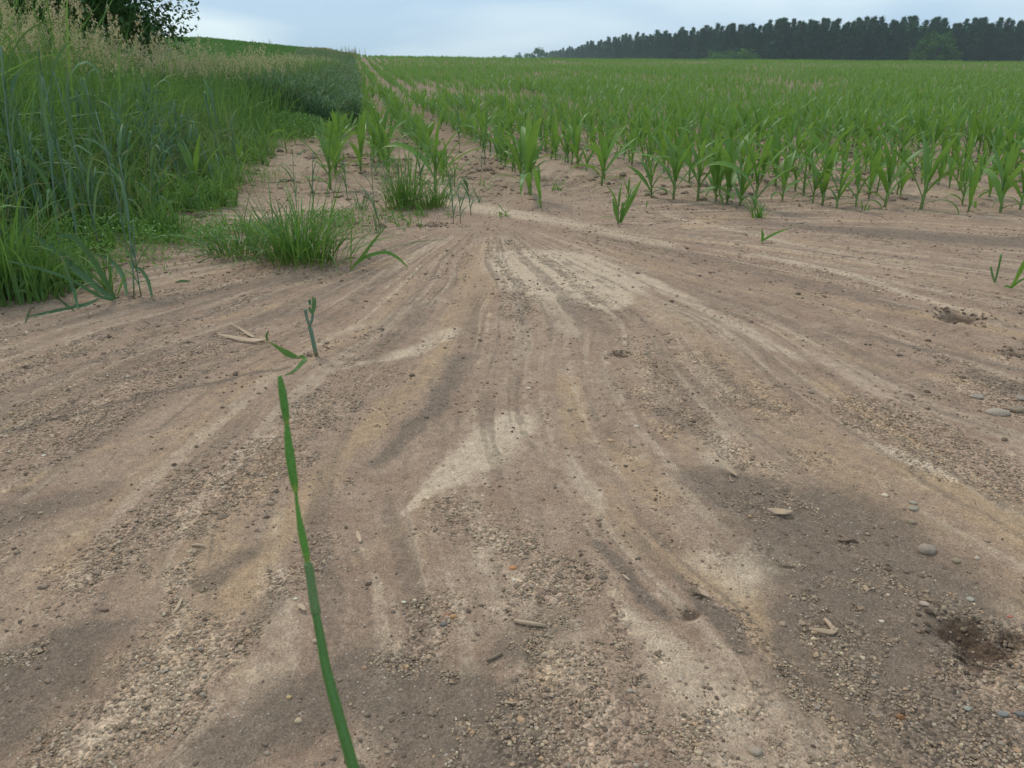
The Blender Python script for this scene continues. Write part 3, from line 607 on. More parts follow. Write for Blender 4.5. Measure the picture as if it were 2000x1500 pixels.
# ================================================================== MAIZE
def maize_proto(seed, scale=1.0, nl=7, lod=0):
    rg = np.random.default_rng(seed); a = Acc(); leaves = []
    az0 = rg.uniform(0, 6.28); H_ = .16*scale
    tube(a, [(0, 0, -.02), (.002, 0, H_*.4), (.0, .003, H_), (0, 0, H_*1.5)], [.009*scale, .0095*scale, .009*scale, .004*scale], 7, .5)
    for i in range(nl):
        f = i/(nl-1); az = az0+math.pi*i+rg.normal(0, .35)
        ln = (.16+.24*math.sin(math.pi*(.18+.62*f)))*scale*rg.uniform(.85, 1.12)
        wd = (.020+.036*math.sin(math.pi*(.1+.65*f)))*scale*rg.uniform(.9, 1.15)
        lean = (.95-.85*f**.7)*rg.uniform(.7, 1.15); curve = (1.7-1.2*f)*rg.uniform(.4, 1.5)
        if f > .85: lean, curve = .06, rg.uniform(.1, .5)
        b = Acc(); blades(b, [[0, 0, .03+H_*f*.95]], az, lean, curve, ln, wd, 9, .32, 'maize', twist=rg.normal(0, .5), rnd=.35+.5*f*rg.random()+.15*rg.random(), power=1.6)
        leaves.append(b)
    return a, leaves
PROTO = []
for s_ in range(14):
    a, lv = maize_proto(40+s_, 1.0, nl=[6, 5, 7, 6, 5, 6, 6][s_ % 7])
    PROTO.append((a.mesh('stalk', M_stalk, link=False), [b.mesh('leaf', M_maize, link=False) for b in lv]))
SEED = []
for s_ in range(4):
    a, lv = maize_proto(70+s_, .6, nl=4); SEED.append((a.mesh('stalk', M_stalk, link=False), [b.mesh('leaf', M_maize, link=False) for b in lv]))
def put_maize(x, y, h, rz, label, group=None, protos=PROTO, k=0, lean=(0, 0), name='maize_plant'):
    r = empty(name, (x, y, gz(x, y)-.005), rz); s_ = h/.43 if protos is PROTO else h/.22
    r.scale = (s_,)*3; r.rotation_euler[0] = lean[0]; r.rotation_euler[1] = lean[1]
    st, lv = protos[k % len(protos)]
    o = bpy.data.objects.new('stalk', st); C.objects.link(o); o.parent = r
    for m_ in lv: o = bpy.data.objects.new('leaf', m_); C.objects.link(o); o.parent = r
    return tag(r, label, 'maize plant', group)
# front plants at their own places: pixel of the foot, height in pixels, label
FRONT = [(645,368,118,'tall maize plant nearest the dark verge, at the foot of the leftmost row'), (705,335,95,'maize plant in the leftmost rows right behind the tall front plant'), (752,322,95,'bushy maize plant at the foot of the second row from the verge'),
 (850,376,132,'tall maize plant standing in the grass clump at the foot of the third row'), (1036,388,150,'tallest front maize plant, leading the dense fourth row'), (1018,360,110,'maize plant hard behind the tallest front one'), (1057,408,60,'small spreading maize seedling in front of the fourth row'),
 (1175,362,95,'front maize plant behind the small dark pair of leaves'), (1207,437,62,'small dark narrow leaved seedling alone in front of the rows'), (1228,400,38,'tiny seedling behind the narrow leaved seedling'), (1272,388,80,'front maize plant left of the little gap in the rows'), (1262,408,12,'tiniest seedling low in front of the rows'),
 (1315,392,118,'upright front maize plant beside the reddish scour mark'), (1362,392,110,'front maize plant second right of the reddish scour mark'), (1398,394,90,'small front maize plant third right of the reddish scour mark'), (1420,398,112,'front maize plant with pale foot left of the leafy weed'), (1445,402,100,'front maize plant just left of the tall one behind the weed'),
 (1474,410,130,'tall front maize plant directly behind the leafy weed'), (1528,392,85,'front maize plant right of the weed with low leaf'), (1587,396,78,'short front maize plant in the middle of the right edge row'), (1606,398,112,'slender front maize plant with tall upright leaf'), (1633,407,88,'broad front maize plant left of the yellow seedling'),
 (1672,403,92,'front maize plant above the yellow seedling'), (1697,386,100,'front maize plant set back behind the yellow seedling'), (1729,402,122,'bright green front maize plant left of the fullest one'), (1757,388,60,'small leaning maize plant between two tall ones'), (1798,409,140,'fullest front maize plant with two pale stems'),
 (1880,398,80,'pale stemmed maize plant behind the drooping one'), (1892,412,95,'front maize plant with a leaf drooping to the sand'), (1954,414,120,'front maize plant near the right edge'), (1992,408,100,'last front maize plant at the right edge'),
 (520,300,60,'single maize plant at the edge of the dark grass'), (560,300,50,'small maize plant right of the single one by the dark grass'), (385,392,110,'broad leaved maize plant growing inside the left weeds'), (470,330,60,'maize plant half hidden by cereal stalks left of the clods')]
taken = []
rg = np.random.default_rng(77)
for i, (px, py, hp, lab) in enumerate(FRONT):
    x0, y0 = at(px, py); dep = y0*CT+ST; h = hp/F*dep*1.04; taken.append((x0, y0))
    small = h < .26
    put_maize(x0, y0, h, rg.uniform(0, 6.28), lab, 'young maize plants', SEED if small else PROTO, i, (rg.normal(0, .05), rg.normal(0, .06)))
W0 = [(lambda p: p[0]+.186*p[1])(at(*q)) for q in ((645,340), (748,335), (856,340), (1032,350))]
ROWS = list(W0)+[W0[-1]+.70*k for k in range(1, 210)]
FR = [(560,368),(700,342),(750,335),(850,365),(1035,380),(1075,345),(1120,325),(1175,352),(1240,365),(1310,382),(1460,398),(1600,388),(1750,392),(2000,402),(3000,430)]
FWx = [at(*p) for p in FR]; fax = np.array([p[0] for p in FWx]); fay = np.array([p[1] for p in FWx])
X, Y, RI = [], [], []
for k, w_ in enumerate(ROWS):
    yy = 5.0
    while yy < 150:
        sp = .175 if yy < 8 else .14 if yy < 30 else (.17 if yy < 60 else .33)
        n_ = 40; ys = yy+np.arange(n_)*sp+rg.normal(0, .02, n_); xs = w_-.186*ys+rg.normal(0, .018+.003*min(yy, 25), n_)+.10*min(1, yy/25)*(vn(ys*.25, ys*0+k, 5)-.5)*2+(rg.random(n_) < .10*(yy > 10))*rg.uniform(-.35, .35, n_)
        X.append(xs); Y.append(ys); RI.append(np.full(n_, k)); yy = ys[-1]+sp
X = np.concatenate(X); Y = np.concatenate(Y); RI = np.concatenate(RI)
vis = (np.abs(X) < Y*.74+1.2) & (Y > np.interp(X, fax, fay)+.05) & (Y < 150)
gap = fbm(X*.25, Y*.12, 401, 3)
vis &= rg.random(len(X)) > .04+.45*ss(.56, .7, gap)*ss(8, 14, Y)*(1-.5*ss(24, 45, Y))
X, Y, RI, gap = X[vis], Y[vis], RI[vis], gap[vis]
dmin = np.min(np.hypot(X[:, None]-np.array(taken)[None, :, 0], Y[:, None]-np.array(taken)[None, :, 1]), 1) if len(X) < 300000 else np.ones(len(X))
k_ = dmin > .09; X, Y, RI, gap = X[k_], Y[k_], RI[k_], gap[k_]
Hh = np.where((RI < 3) & (Y < 14), .87, 1.0)*(.375+.08*(fbm(X*.35, Y*.35, 403, 2)-.5)*2-.12*ss(.52, .7, gap))*rg.normal(1, .15, len(X))*(1-.12*ss(12, 40, Y))
inframe = np.abs(X) < Y*.62+.25
order = np.argsort(np.where(inframe, Y, 1e6)); IND = 300-len(FRONT); sel = order[:IND]; rest = order[IND:]
ORD = ['first','second','third','fourth','fifth','sixth','seventh','eighth','ninth','tenth','eleventh','twelfth','thirteenth','fourteenth','fifteenth','sixteenth','seventeenth','eighteenth','nineteenth','twentieth']
for i, q in enumerate(sel):
    r_ = int(RI[q]); rw = ORD[r_] if r_ < 20 else 'outermost visible'
    put_maize(X[q], Y[q], float(np.clip(Hh[q], .24, .56)), rg.uniform(0, 6.28), f'young maize plant within the {rw} row from the grass verge, behind its front plant', 'young maize plants', PROTO, rg.integers(0, 99), (rg.normal(0, .06), rg.normal(0, .06)))
print('maize rest', len(rest), 'ind y max', Y[sel].max())
a = Acc()
def crop(idx, nl, segs, wmul, fold):
    x, y, h = X[idx], Y[idx], Hh[idx]; n_ = len(idx); z = terrain(x, y)+relief(x, y)
    az0 = rg.uniform(0, 6.28, n_)
    for i in range(nl):
        f = (i+.3)/nl
        blades(a, np.stack([x, y, z+h*.30*f], 1), az0+math.pi*i+rg.normal(0, .4, n_), (.95-.85*f**.7)*rg.uniform(.7, 1.2, n_), (1.2-.8*f)*rg.uniform(.4, 1.3, n_), h*(.4+.5*math.sin(math.pi*(.18+.62*f)))*rg.uniform(.85, 1.15, n_), h*wmul*(.038+.050*math.sin(math.pi*(.1+.65*f))), segs, fold, 'maize', rg.normal(0, .5, n_), rnd=np.clip(.15+.5*f+.35*rg.random(n_), 0, 1), power=1.6)
yr = Y[rest]
crop(rest[yr < 16], 7, 6, 1.05, .3); crop(rest[(yr >= 16) & (yr < 34)], 6, 4, 1.1, 0); crop(rest[(yr >= 34) & (yr < 70)], 5, 3, 1.15, 0); crop(rest[yr >= 70], 4, 2, 1.45, 0)
o = a.mesh('maize_crop', M_maize); tag(o, 'dense green maize crop filling the field up to its skyline', 'maize crop', kind='stuff')
# ================================================================== LEFT VERGE: grasses, cereal, seed heads
rg = np.random.default_rng(101)
def vpts(n_, y0, y1, dmin, dmax, pw=1.0, jit=.25):
    y = (y0**pw+(y1**pw-y0**pw)*rg.random(n_))**(1/pw); d = rg.uniform(dmin, dmax, n_) if np.isscalar(dmax) else dmin+(dmax(y)-dmin)*rg.random(n_)
    edge = np.interp(y, VWY, VWX, left=VWX[0]-.3); x = edge-d+jit*(fbm(edge*2+y*1.7, y*2.1, 7, 3)-.5)*2*.5
    return x, y, d
def inview(x, y, m=.4): return (np.abs(x) < y*.70+m)
def zz(x, y): return terrain(x, y)+relief(x, y)
a = Acc()
# undergrowth and blades, near
x, y, d = vpts(66000, 2.7, 9.5, -.2, lambda q: 1.2+.55*q, 1.2, .45); k = inview(x, y) & (fbm(x*3.1, y*3.1, 17, 3) > .56-.4*ss(-.3, .6, d)); x, y, d = x[k], y[k], d[k]; n_ = len(x)
hh = (.16+.38*ss(.0, 1.0, d)+.34*ss(1.0, 2.4, d)+.16*(fbm(x*2, y*2, 19, 2)-.5)*2)*rg.uniform(.5, 1.15, n_)
print('grass near', n_)
blades(a, np.stack([x, y, zz(x, y)-.01], 1), rg.uniform(0, 6.28, n_), np.abs(rg.normal(.0, .22, n_)), np.abs(rg.normal(.6, .9, n_)), hh*1.3*np.exp(rg.normal(0, .28, n_)), np.exp(rg.normal(math.log(.0085), .4, n_)), 6, 0, 'grass', rg.normal(0, 1, n_))
x, y, d = vpts(42000, 9, 34, -.1, lambda q: 3.0+.12*q, 1.0); k = inview(x, y); x, y, d = x[k], y[k], d[k]; n_ = len(x)
hh = (.2+.5*ss(.0, .9, d))*rg.uniform(.6, 1.15, n_)
blades(a, np.stack([x, y, zz(x, y)-.01], 1), rg.uniform(0, 6.28, n_), np.abs(rg.normal(.0, .22, n_)), np.abs(rg.normal(.4, .8, n_)), hh*1.2*np.exp(np.minimum(rg.normal(0, .2, n_), .15)), rg.uniform(.008, .017, n_)*(y/14), 3, 0, 'grass', rg.normal(0, 1, n_))
o = a.mesh('verge_grass', M_grass); tag(o, 'lush dark green grass of the verge left of the field', 'grass', kind='stuff')
a = Acc(); x, y, d = vpts(15000, 2.9, 9.0, -.1, 2.6, 1.1, .6); k = inview(x, y) & (fbm(x*2.2, y*2.2, 57, 3) > .5); x, y, d = x[k], y[k], d[k]; n_ = len(x); hh = (.10+.5*ss(0, 1.4, d))*rg.random(n_)**.6
blades(a, np.stack([x, y, zz(x, y)+hh], 1), rg.uniform(0, 6.28, n_), rg.uniform(.5, 1.6, n_), rg.uniform(0, .9, n_), rg.uniform(.025, .07, n_), rg.uniform(.012, .03, n_), 4, .2, 'oval', rg.normal(0, .6, n_))
tag(a.mesh('leafy_weeds', M_weed), 'broad leaved weeds tangled through the tall grass of the verge', 'weeds', kind='stuff')
a = Acc(); x, y, d = vpts(2600, 2.9, 9.0, .0, 3.0, 1.1, .6); k = inview(x, y); x, y, d = x[k], y[k], d[k]; n_ = len(x)
blades(a, np.stack([x, y, zz(x, y)], 1), rg.uniform(0, 6.28, n_), np.abs(rg.normal(.25, .35, n_)), np.abs(rg.normal(.4, .7, n_)), rg.uniform(.2, .75, n_), rg.uniform(.003, .008, n_), 5, 0, 'grass', rg.normal(0, 1.5, n_), kink=rg.choice([0, 0, 1.3], n_))
tag(a.mesh('dead_grass', M_dryg), 'dead straw coloured blades caught in the green verge', 'dead grass', kind='stuff')
# stretch of dense cereal along the field edge, further back
a = Acc(); x, y, d = vpts(26000, 13, 75, -.12, lambda q: .9+.05*q, .55, .1); k = inview(x, y); x, y, d = x[k], y[k], d[k]; n_ = len(x)
hh = (.5+.32*ss(0, .5, d)+.08*ss(40, 60, y))*rg.uniform(.75, 1.1, n_)
b3 = np.stack([x, y, zz(x, y)-.02], 1); az = rg.uniform(0, 6.28, n_)
blades(a, b3, az, np.abs(rg.normal(0, .09, n_)), rg.uniform(0, .25, n_), hh, .005+.0006*y, 3, 0, 'grass', 0)
for q in range(3):
    b4 = b3.copy(); b4[:, 2] += hh*(.35+.2*q); blades(a, b4, rg.uniform(0, 6.28, n_), rg.uniform(.2, .6, n_), rg.uniform(.5, 1.8, n_), rg.uniform(.14, .26, n_), (.010+.0006*y), 3, 0, 'wheat', rg.normal(0, .6, n_))
o = a.mesh('cereal_crop', M_cereal); tag(o, 'dense blue green cereal strip running beside the maize to the skyline', 'cereal crop', kind='stuff')
# seed heads
a = Acc(); g2 = Acc()
def heads(n_, y0, y1, d0, d1, hlo, hhi, pw=1.0, sc=1.0, sp=46):
    x, y, d = vpts(n_, y0, y1, d0, d1, pw); k = inview(x, y, .1) & (fbm(x*1.1, y*1.1, 23, 3) > .40); x, y = x[k], y[k]; m = len(x); z = zz(x, y)
    H_ = rg.uniform(hlo, hhi, m)*(1+.12*(fbm(x*.8, y*.8, 29, 2)-.5)*2); az = rg.uniform(0, 6.28, m); le = np.abs(rg.normal(0, .10, m))
    blades(g2, np.stack([x, y, z], 1), az, le, .12, H_, .0028*sc, 4, 0, 'grass', 0)
    top = np.stack([x+np.cos(az)*H_*np.sin(le+.07), y+np.sin(az)*H_*np.sin(le+.07), z+H_*np.cos(le+.06)], 1)
    PL = rg.uniform(.10, .17, m)*sc**.5
    NL = 7; lo = rg.integers(0, NL, (m, sp)); uo = (lo+.3+.5*rg.random((m, NL))[np.arange(m)[:, None], lo])/NL; tl = (rg.uniform(0, 6.28, (m, NL)))[np.arange(m)[:, None], lo]
    ro = .026*sc**.4*np.sin(np.pi*np.clip(1.05-uo*.9, 0, 1))**.7*rg.uniform(.4, 1.15, (m, NL))[np.arange(m)[:, None], lo]
    th = rg.uniform(0, 6.28, (m, sp)); jr = rg.normal(0, .0062*sc**.4, (3, m, sp))
    px_ = top[:, 0:1]+ro*np.cos(tl)+jr[0]; py_ = top[:, 1:2]+ro*np.sin(tl)+jr[1]; pz_ = top[:, 2:3]-PL[:, None]*(1-uo)+.01+ro*.4+jr[2]*1.3
    b3 = np.stack([px_, py_, pz_], -1).reshape(-1, 3); n3 = len(b3)
    rr_ = np.clip(np.repeat(rg.random(m), sp)*.7+rg.random(n3)*.3, 0, 1)
    blades(a, b3, th.ravel(), rg.uniform(.1, .9, n3), .2, rg.uniform(.009, .018, n3)*sc**.7, rg.uniform(.0045, .009, n3)*sc**.9, 2, 0, 'oval', rg.normal(0, 1.5, n3), rnd=rr_)
heads(1500, 3.9, 7.5, .9, 5.0, 1.0, 1.36, 1.0, 1.0, 60)
heads(2600, 7.0, 13.5, .8, lambda q: 1.6+.5*q, .88, 1.22, 1.0, 1.4, 38)
heads(3600, 12, 34, 1.0, lambda q: 5+.2*q, .75, 1.0, .8, 2.2, 18)
heads(1500, 34, 80, .6, lambda q: 4.6, .55, .85, .8, 5.0, 9)
o = a.mesh('seed_heads', M_head); tag(o, 'buff feathery seed heads of tall grasses above the verge', 'grass seed heads', kind='stuff')
o = g2.mesh('seed_stems', M_grass); tag(o, 'thin upright stems carrying the buff seed heads', 'grass stems', kind='stuff')
# meadow on the bank and dry strip
a = Acc(); n_ = 60000; y = 20+85*rg.random(n_)**.8; x = -.186*y-rg.uniform(.8, 1, n_)*rg.random(n_)*(.5*y+3); k = inview(x, y, 2); x, y = x[k], y[k]; n_ = len(x)
blades(a, np.stack([x, y, zz(x, y)-.03], 1), rg.uniform(0, 6.28, n_), np.abs(rg.normal(0, .3, n_)), .6, rg.uniform(.12, .34, n_), .0012*y, 2, 0, 'grass', rg.normal(0, 1, n_))
tag(a.mesh('meadow_grass', M_meadow), 'short meadow grass covering the bank at upper left', 'meadow grass', kind='stuff')
a = Acc(); n_ = 16000; y = 22+75*rg.random(n_)**.8; w_ = rg.normal(-2.0, .9, n_)-.01*y; x = w_-.186*y; k = fbm(x*.5, y*.3, 37, 3) > .42; x, y = x[k], y[k]; n_ = len(x)
blades(a, np.stack([x, y, zz(x, y)-.03], 1), rg.uniform(0, 6.28, n_), np.abs(rg.normal(0, .25, n_)), .4, rg.uniform(.25, .7, n_), .0011*y, 2, 0, 'grass', rg.normal(0, 1, n_))
tag(a.mesh('dry_grass', M_dryg), 'dry straw coloured grass strip along the top of the bank', 'dry grass', kind='stuff')
# skyline tufts and tall weeds on the bank
for px, hh_, lab in ((403, .9, 'tall thin weed stalk on the bank skyline nearest the tree'), (418, .6, 'short weed stalk right of the tall thin one on the skyline'), (530, 1.0, 'lone dark weed spike standing up from the bank skyline'), (682, .9, 'bushy grass tuft on the skyline at the head of the cereal strip')):
    yb = 84.; xb = (px-1000)/F*(yb*CT-1.5*ST); a = Acc(); n_ = 60 if px == 682 else 8
    sp_ = .6 if px == 682 else .08; bb = np.stack([rg.normal(0, sp_, n_), rg.normal(0, sp_, n_), np.zeros(n_)], 1)
    blades(a, bb, rg.uniform(0, 6.28, n_), np.abs(rg.normal(0, .15 if px == 682 else .05, n_)), .2, rg.uniform(.6, 1.1, n_)*hh_*1.5, .06, 3, 0, 'grass', 0)
    o = a.mesh('weed_tuft', M_grass if px != 682 else M_dryg); o.location = (xb, yb, float(terrain(xb, yb))-.05); tag(o, lab, 'weed')
# ground cover weeds
def weeds(name, label, cx, cy, rx, ry, n_, hmax, mat, seed, ls=(.010, .022)):
    r2 = np.random.default_rng(seed); x = cx+rx*r2.normal(0, .5, n_); y = cy+ry*r2.normal(0, .5, n_); k = fbm(x*7, y*7, seed, 2) > .38; x, y = x[k], y[k]; m = len(x)
    q = np.exp(-((x-cx)/rx)**2-((y-cy)/ry)**2); z = zz(x, y)+hmax*r2.random(m)*(.3+.7*q)
    a = Acc(); blades(a, np.stack([x, y, z], 1), r2.uniform(0, 6.28, m), r2.uniform(.5, 1.5, m), r2.uniform(-.3, .5, m), r2.uniform(*ls, m), r2.uniform(ls[0]*.6, ls[1]*.7, m), 3, 0, 'oval', r2.normal(0, .5, m))
    x2, y2 = x[::5], y[::5]; m = len(x2); blades(a, np.stack([x2, y2, zz(x2, y2)], 1), r2.uniform(0, 6.28, m), .3, .5, hmax*r2.uniform(.4, 1, m), .0025, 3, 0, 'grass', 0)
    return tag(a.mesh(name, mat), label, 'weeds', kind='stuff')
c = at(345, 462); weeds('clover_patch', 'low bright clover like weeds left of the grass clump', c[0], c[1], .55, .42, 3800, .10, M_weed, 61)
c = at(545, 262); weeds('fern_like_weeds', 'feathery bright green weed patch under the cereal strip', c[0], c[1]+.3, .95, 1.1, 11000, .30, M_weed, 62, (.014, .034))
c = at(200, 480); weeds('broad_weeds', 'leafy green weeds under the cereal stalks at left', c[0], c[1], .6, .5, 3800, .16, M_weed, 63)
for q_, (px, py, rx, ry, cnt, lab, hm) in enumerate(((430, 345, .5, .5, 2200, 'knee high leafy weeds along the grass edge left of the clods', .2), (90, 520, .45, .3, 1800, 'broad green weeds spilling from the tussock at lower left', .16), (470, 470, .5, .35, 1500, 'straggly low weeds behind the arching clump', .10), (640, 440, .35, .3, 900, 'thin low weeds right behind the largest clump', .10), (250, 400, .6, .5, 2600, 'nettle like weeds under the left cereal plants', .35), (700, 430, .4, .4, 500, 'few low weeds on the bare strip between the clumps', .07))):
    c = at(px, py); weeds('edge_weeds', lab, c[0], c[1], rx, ry, cnt, hm, M_weed, 660+q_, (.010, .026))
c = at(330, 330); weeds('mixed_weeds', 'low mixed weeds among the grass at left', c[0], c[1], 1.0, 1.0, 5000, .22, M_weed, 64)
x, y = sector(rg, 5200, 5.2, 40, pw=1.0); w_ = x+.186*y; pxx, pyy = project(x, y, terrain(x, y)); k = (w_ < 1.2) & (verge(x, y) < .25) & (pyy < 470-.0*pxx) & (y > 5.3-1.0*(x < -.7)) & (rg.random(len(x)) < .75*ss(.5, .62, fbm(x*2.1, y*1.4, 43, 3)))
x, y = x[k], y[k]; x = np.repeat(x, 7)+rg.normal(0, .035, len(x)*7); y = np.repeat(y, 7)+rg.normal(0, .035, len(y)*7); n_ = len(x); a = Acc()
blades(a, np.stack([x, y, zz(x, y)-.004], 1), rg.uniform(0, 6.28, n_), rg.uniform(.1, 1.1, n_), np.abs(rg.normal(.4, .6, n_)), rg.uniform(.03, .16, n_), rg.uniform(.004, .010, n_)*(1+.04*y), 4, 0, 'grass', rg.normal(0, .8, n_))
tag(a.mesh('scattered_weeds', M_weed), 'thin scattered weeds and grass sprouting on the bare strip beside the maize', 'weeds', kind='stuff')
# ------------------------------------------------------------------ cereal plants
def cereal_meshes(seed):
    r2 = np.random.default_rng(seed); st = Acc(); H_ = .70; az = r2.uniform(0, 6.28); le = r2.uniform(.02, .10)
    P_ = [np.array([math.cos(az)*math.sin(le*f)*H_*f, math.sin(az)*math.sin(le*f)*H_*f, H_*f-.01]) for f in np.linspace(0, 1, 7)]
    tube(st, P_, np.linspace(.0042, .0026, 7), 6, r2.random()); lv = []
    for i in range(5):
        f = .18+.18*i; b = Acc(); p_ = P_[int(round(f*6))]; ln = .20+.16*math.sin(math.pi*(.2+.6*f)); wd = .010+.009*f
        blades(b, [p_], r2.uniform(0, 6.28), r2.uniform(.1, .35), r2.uniform(.5, 2.2), ln*r2.uniform(.8, 1.2), wd*r2.uniform(.8, 1.25), 10, .2, 'wheat', twist=r2.normal(0, 1.0), rnd=r2.random(), power=1.8, kink=r2.choice([0, 0, 0, 1.2]))
        lv.append(b.mesh('leaf', M_cereal, link=False))
    ear = None
    if seed % 3:
        e = Acc(); n_ = 26; f = np.linspace(0, 1, n_); tp = P_[-1]; bb = np.stack([tp[0]+0*f, tp[1]+0*f, tp[2]-.01+.085*f], 1)
        blades(e, bb, np.arange(n_)*2.4, .35, -.2, .016, .006, 2, 0, 'oval', 0, rnd=.6+.3*r2.random(n_)); blades(e, bb, np.arange(n_)*2.4+1, .2, .1, .03, .0012, 2, 0, 'grass', 0, rnd=.9)
        ear = e.mesh('ear', M_cereal, link=False)
    return st.mesh('stalk', M_cstalk, link=False), lv, ear
CER = [cereal_meshes(200+i) for i in range(10)]
def put_cereal(x, y, h, rz, lean, label, group, k):
    r = empty('cereal_plant', (x, y, gz(x, y)-.005), rz); r.scale = (h/.7*.5+.5, h/.7*.5+.5, h/.7); r.rotation_euler[0] = lean[0]; r.rotation_euler[1] = lean[1]
    st, lv, ear = CER[k % len(CER)]; o = bpy.data.objects.new('stalk', st); C.objects.link(o); o.parent = r
    for m_ in lv: o = bpy.data.objects.new('leaf', m_); C.objects.link(o); o.parent = r
    if ear: o = bpy.data.objects.new('ear', ear); C.objects.link(o); o.parent = r
    return tag(r, label, 'cereal plant', group)
CE = [(262,585,270,'upright grey cereal stalk with clipped top standing on the sand at the grass edge'), (276,580,150,'second shorter grey stalk beside the clipped cereal stalk'), (250,500,270,'leaning cereal plant behind the clipped stalk, tip bent over'),
 (120,520,360,'tall blue green cereal plant with a big folded leaf at the left edge'), (60,540,420,'tallest blue green cereal plant near the left edge'), (20,555,440,'blue green cereal plant cut by the left edge'), (160,505,330,'cereal plant leaning right over the leafy weeds'),
 (195,495,330,'cereal plant with crossing leaves above the leafy weeds'), (320,440,200,'cereal plant behind the clover like weeds'), (300,455,190,'cereal plant left of the one behind the clover like weeds'), (455,372,190,'bundle forming cereal stalk left of the bare clods'),
 (440,375,170,'cereal stalk just left of the bundle forming one'), (425,385,150,'short cereal stalk by the bundle left of the clods'), (468,365,130,'bent cereal stalk at the right of the bundle by the clods'), (613,420,120,'dark cereal stalk with a hanging leaf above the big grass clump'), (580,412,105,'drooping cereal stalk above the big grass clump, left one'),
 (735,425,110,'dark cereal stalk left of the right grass clump'), (790,405,95,'thin upright cereal stalk within the right grass clump'), (822,400,105,'second thin upright cereal stalk within the right grass clump'), (680,392,80,'brown based cereal stalk between the two grass clumps'),
 (886,438,92,'grey cereal stub on the sand right of the clump, left stem'), (899,436,78,'grey cereal stub on the sand right of the clump, right stem'), (920,420,70,'leaning thin cereal stalk right of the grey stubs'), (940,335,70,'grey stalk bundle in the gap between maize rows, left'), (948,334,60,'grey stalk bundle in the gap between maize rows, right'), (898,300,80,'thin tall stalk in the gap between the third and fourth rows')]
for i, (px, py, hp, lab) in enumerate(CE):
    x0, y0 = at(px, py); h = hp/F*(y0*CT+ST)*1.02; put_cereal(x0, y0, h, rg.uniform(0, 6.28), (rg.normal(0, .08), rg.normal(0, .1)), lab, 'cereal plants along the grass edge', i)
x, y, d = vpts(520, 3.0, 7.5, .1, 2.2, 1.0); k = inview(x, y, .1) & (fbm(x*1.4, y*1.4, 41, 2) > .42); x, y, d = x[k][:150], y[k][:150], d[k][:150]
for i in range(len(x)):
    put_cereal(x[i], y[i], rg.uniform(.5, .9)*(.7+.3*ss(0, 1, d[i])), rg.uniform(0, 6.28), (rg.normal(0, .12), rg.normal(0, .12)), 'blue green cereal plant standing inside the tall dark grass at the left', 'cereal plants along the grass edge', int(rg.integers(0, 99)))
# ------------------------------------------------------------------ grass clumps
def clump(px, py, wpx, hpx, n_, label, seed, lean=.5, curve=1.0, tall=0, mat=None, wid=(.004, .009)):
    r2 = np.random.default_rng(seed); x0, y0 = at(px, py); s_ = (y0*CT+ST)/F; w_ = wpx*s_/2; h_ = hpx*s_
    bx = r2.normal(0, .36, n_)*w_; by = r2.normal(0, .30, n_)*min(w_, .35); az = np.arctan2(by+r2.normal(0, .03, n_), bx+r2.normal(0, .05, n_))+r2.normal(0, .5, n_)
    zb = np.array([gz(x0+u, y0+v_) for u, v_ in zip(bx, by)])-gz(x0, y0)
    a = Acc(); blades(a, np.stack([bx, by, zb-.004], 1), az, np.abs(r2.normal(0, lean*.5, n_))+.3*np.hypot(bx, by)/w_*lean, np.abs(r2.normal(.3, .75, n_))*curve, h_*np.clip(np.exp(r2.normal(-.15, .42, n_)), .3, 1.75), r2.uniform(*wid, n_), 8, .15, 'grass', r2.normal(0, .8, n_), rnd=r2.random(n_))
    o = a.mesh('grass_clump', mat or M_tuft); o.location = (x0, y0, gz(x0, y0)); return tag(o, label, 'grass clump')
clump(590, 512, 200, 118, 460, 'largest grass clump in the middle left, fine bright blades', 301, .8, 1.2, wid=(.004, .010))
clump(470, 500, 150, 95, 120, 'arching grass clump spreading left of the largest clump', 302, 1.1, 1.6, wid=(.006, .011))
clump(790, 408, 90, 85, 260, 'dark fine grass clump left of the third row maize plant', 303, .5, .9)
clump(845, 405, 80, 55, 150, 'lower grass clump under the third row maize plant', 304, .8, 1.2)
clump(215, 575, 70, 110, 26, 'sparse fan of long arching blades at the foot of the clipped stalk', 305, 1.2, 1.3, wid=(.007, .013))
clump(20, 578, 150, 170, 240, 'lush bright grass tussock at the lower left edge of the verge', 306, .5, 1.0)
clump(700, 410, 50, 55, 30, 'small grey green grass tuft between the two big clumps', 307, 1.0, 1.0, mat=M_cereal)
clump(735, 455, 40, 70, 10, 'few bladed tuft on bare sand in front of the clumps', 308, .7, .6, mat=M_cereal, wid=(.006, .012))
clump(405, 420, 60, 50, 40, 'small tuft among clods left of the pale sand tongue', 309, .9, 1.0)
clump(450, 450, 90, 40, 60, 'low straggly tuft behind the arching clump', 310, 1.0, 1.0)
clump(930, 395, 40, 30, 12, 'few dark blades lying right of the grey stubs', 311, 1.3, .6, mat=M_cereal)
clump(1480, 425, 34, 34, 26, 'leafy green weed in front of the tall front maize plant', 312, .9, .9, mat=M_weed, wid=(.010, .018))
clump(1090, 375, 26, 22, 14, 'small dark weed right of the tallest front maize plant', 313, .9, .9, mat=M_weed, wid=(.010, .018))
clump(1688, 410, 26, 14, 7, 'small yellow green seedling before the right rows', 314, 1.0, .8, mat=M_weed, wid=(.008, .014))
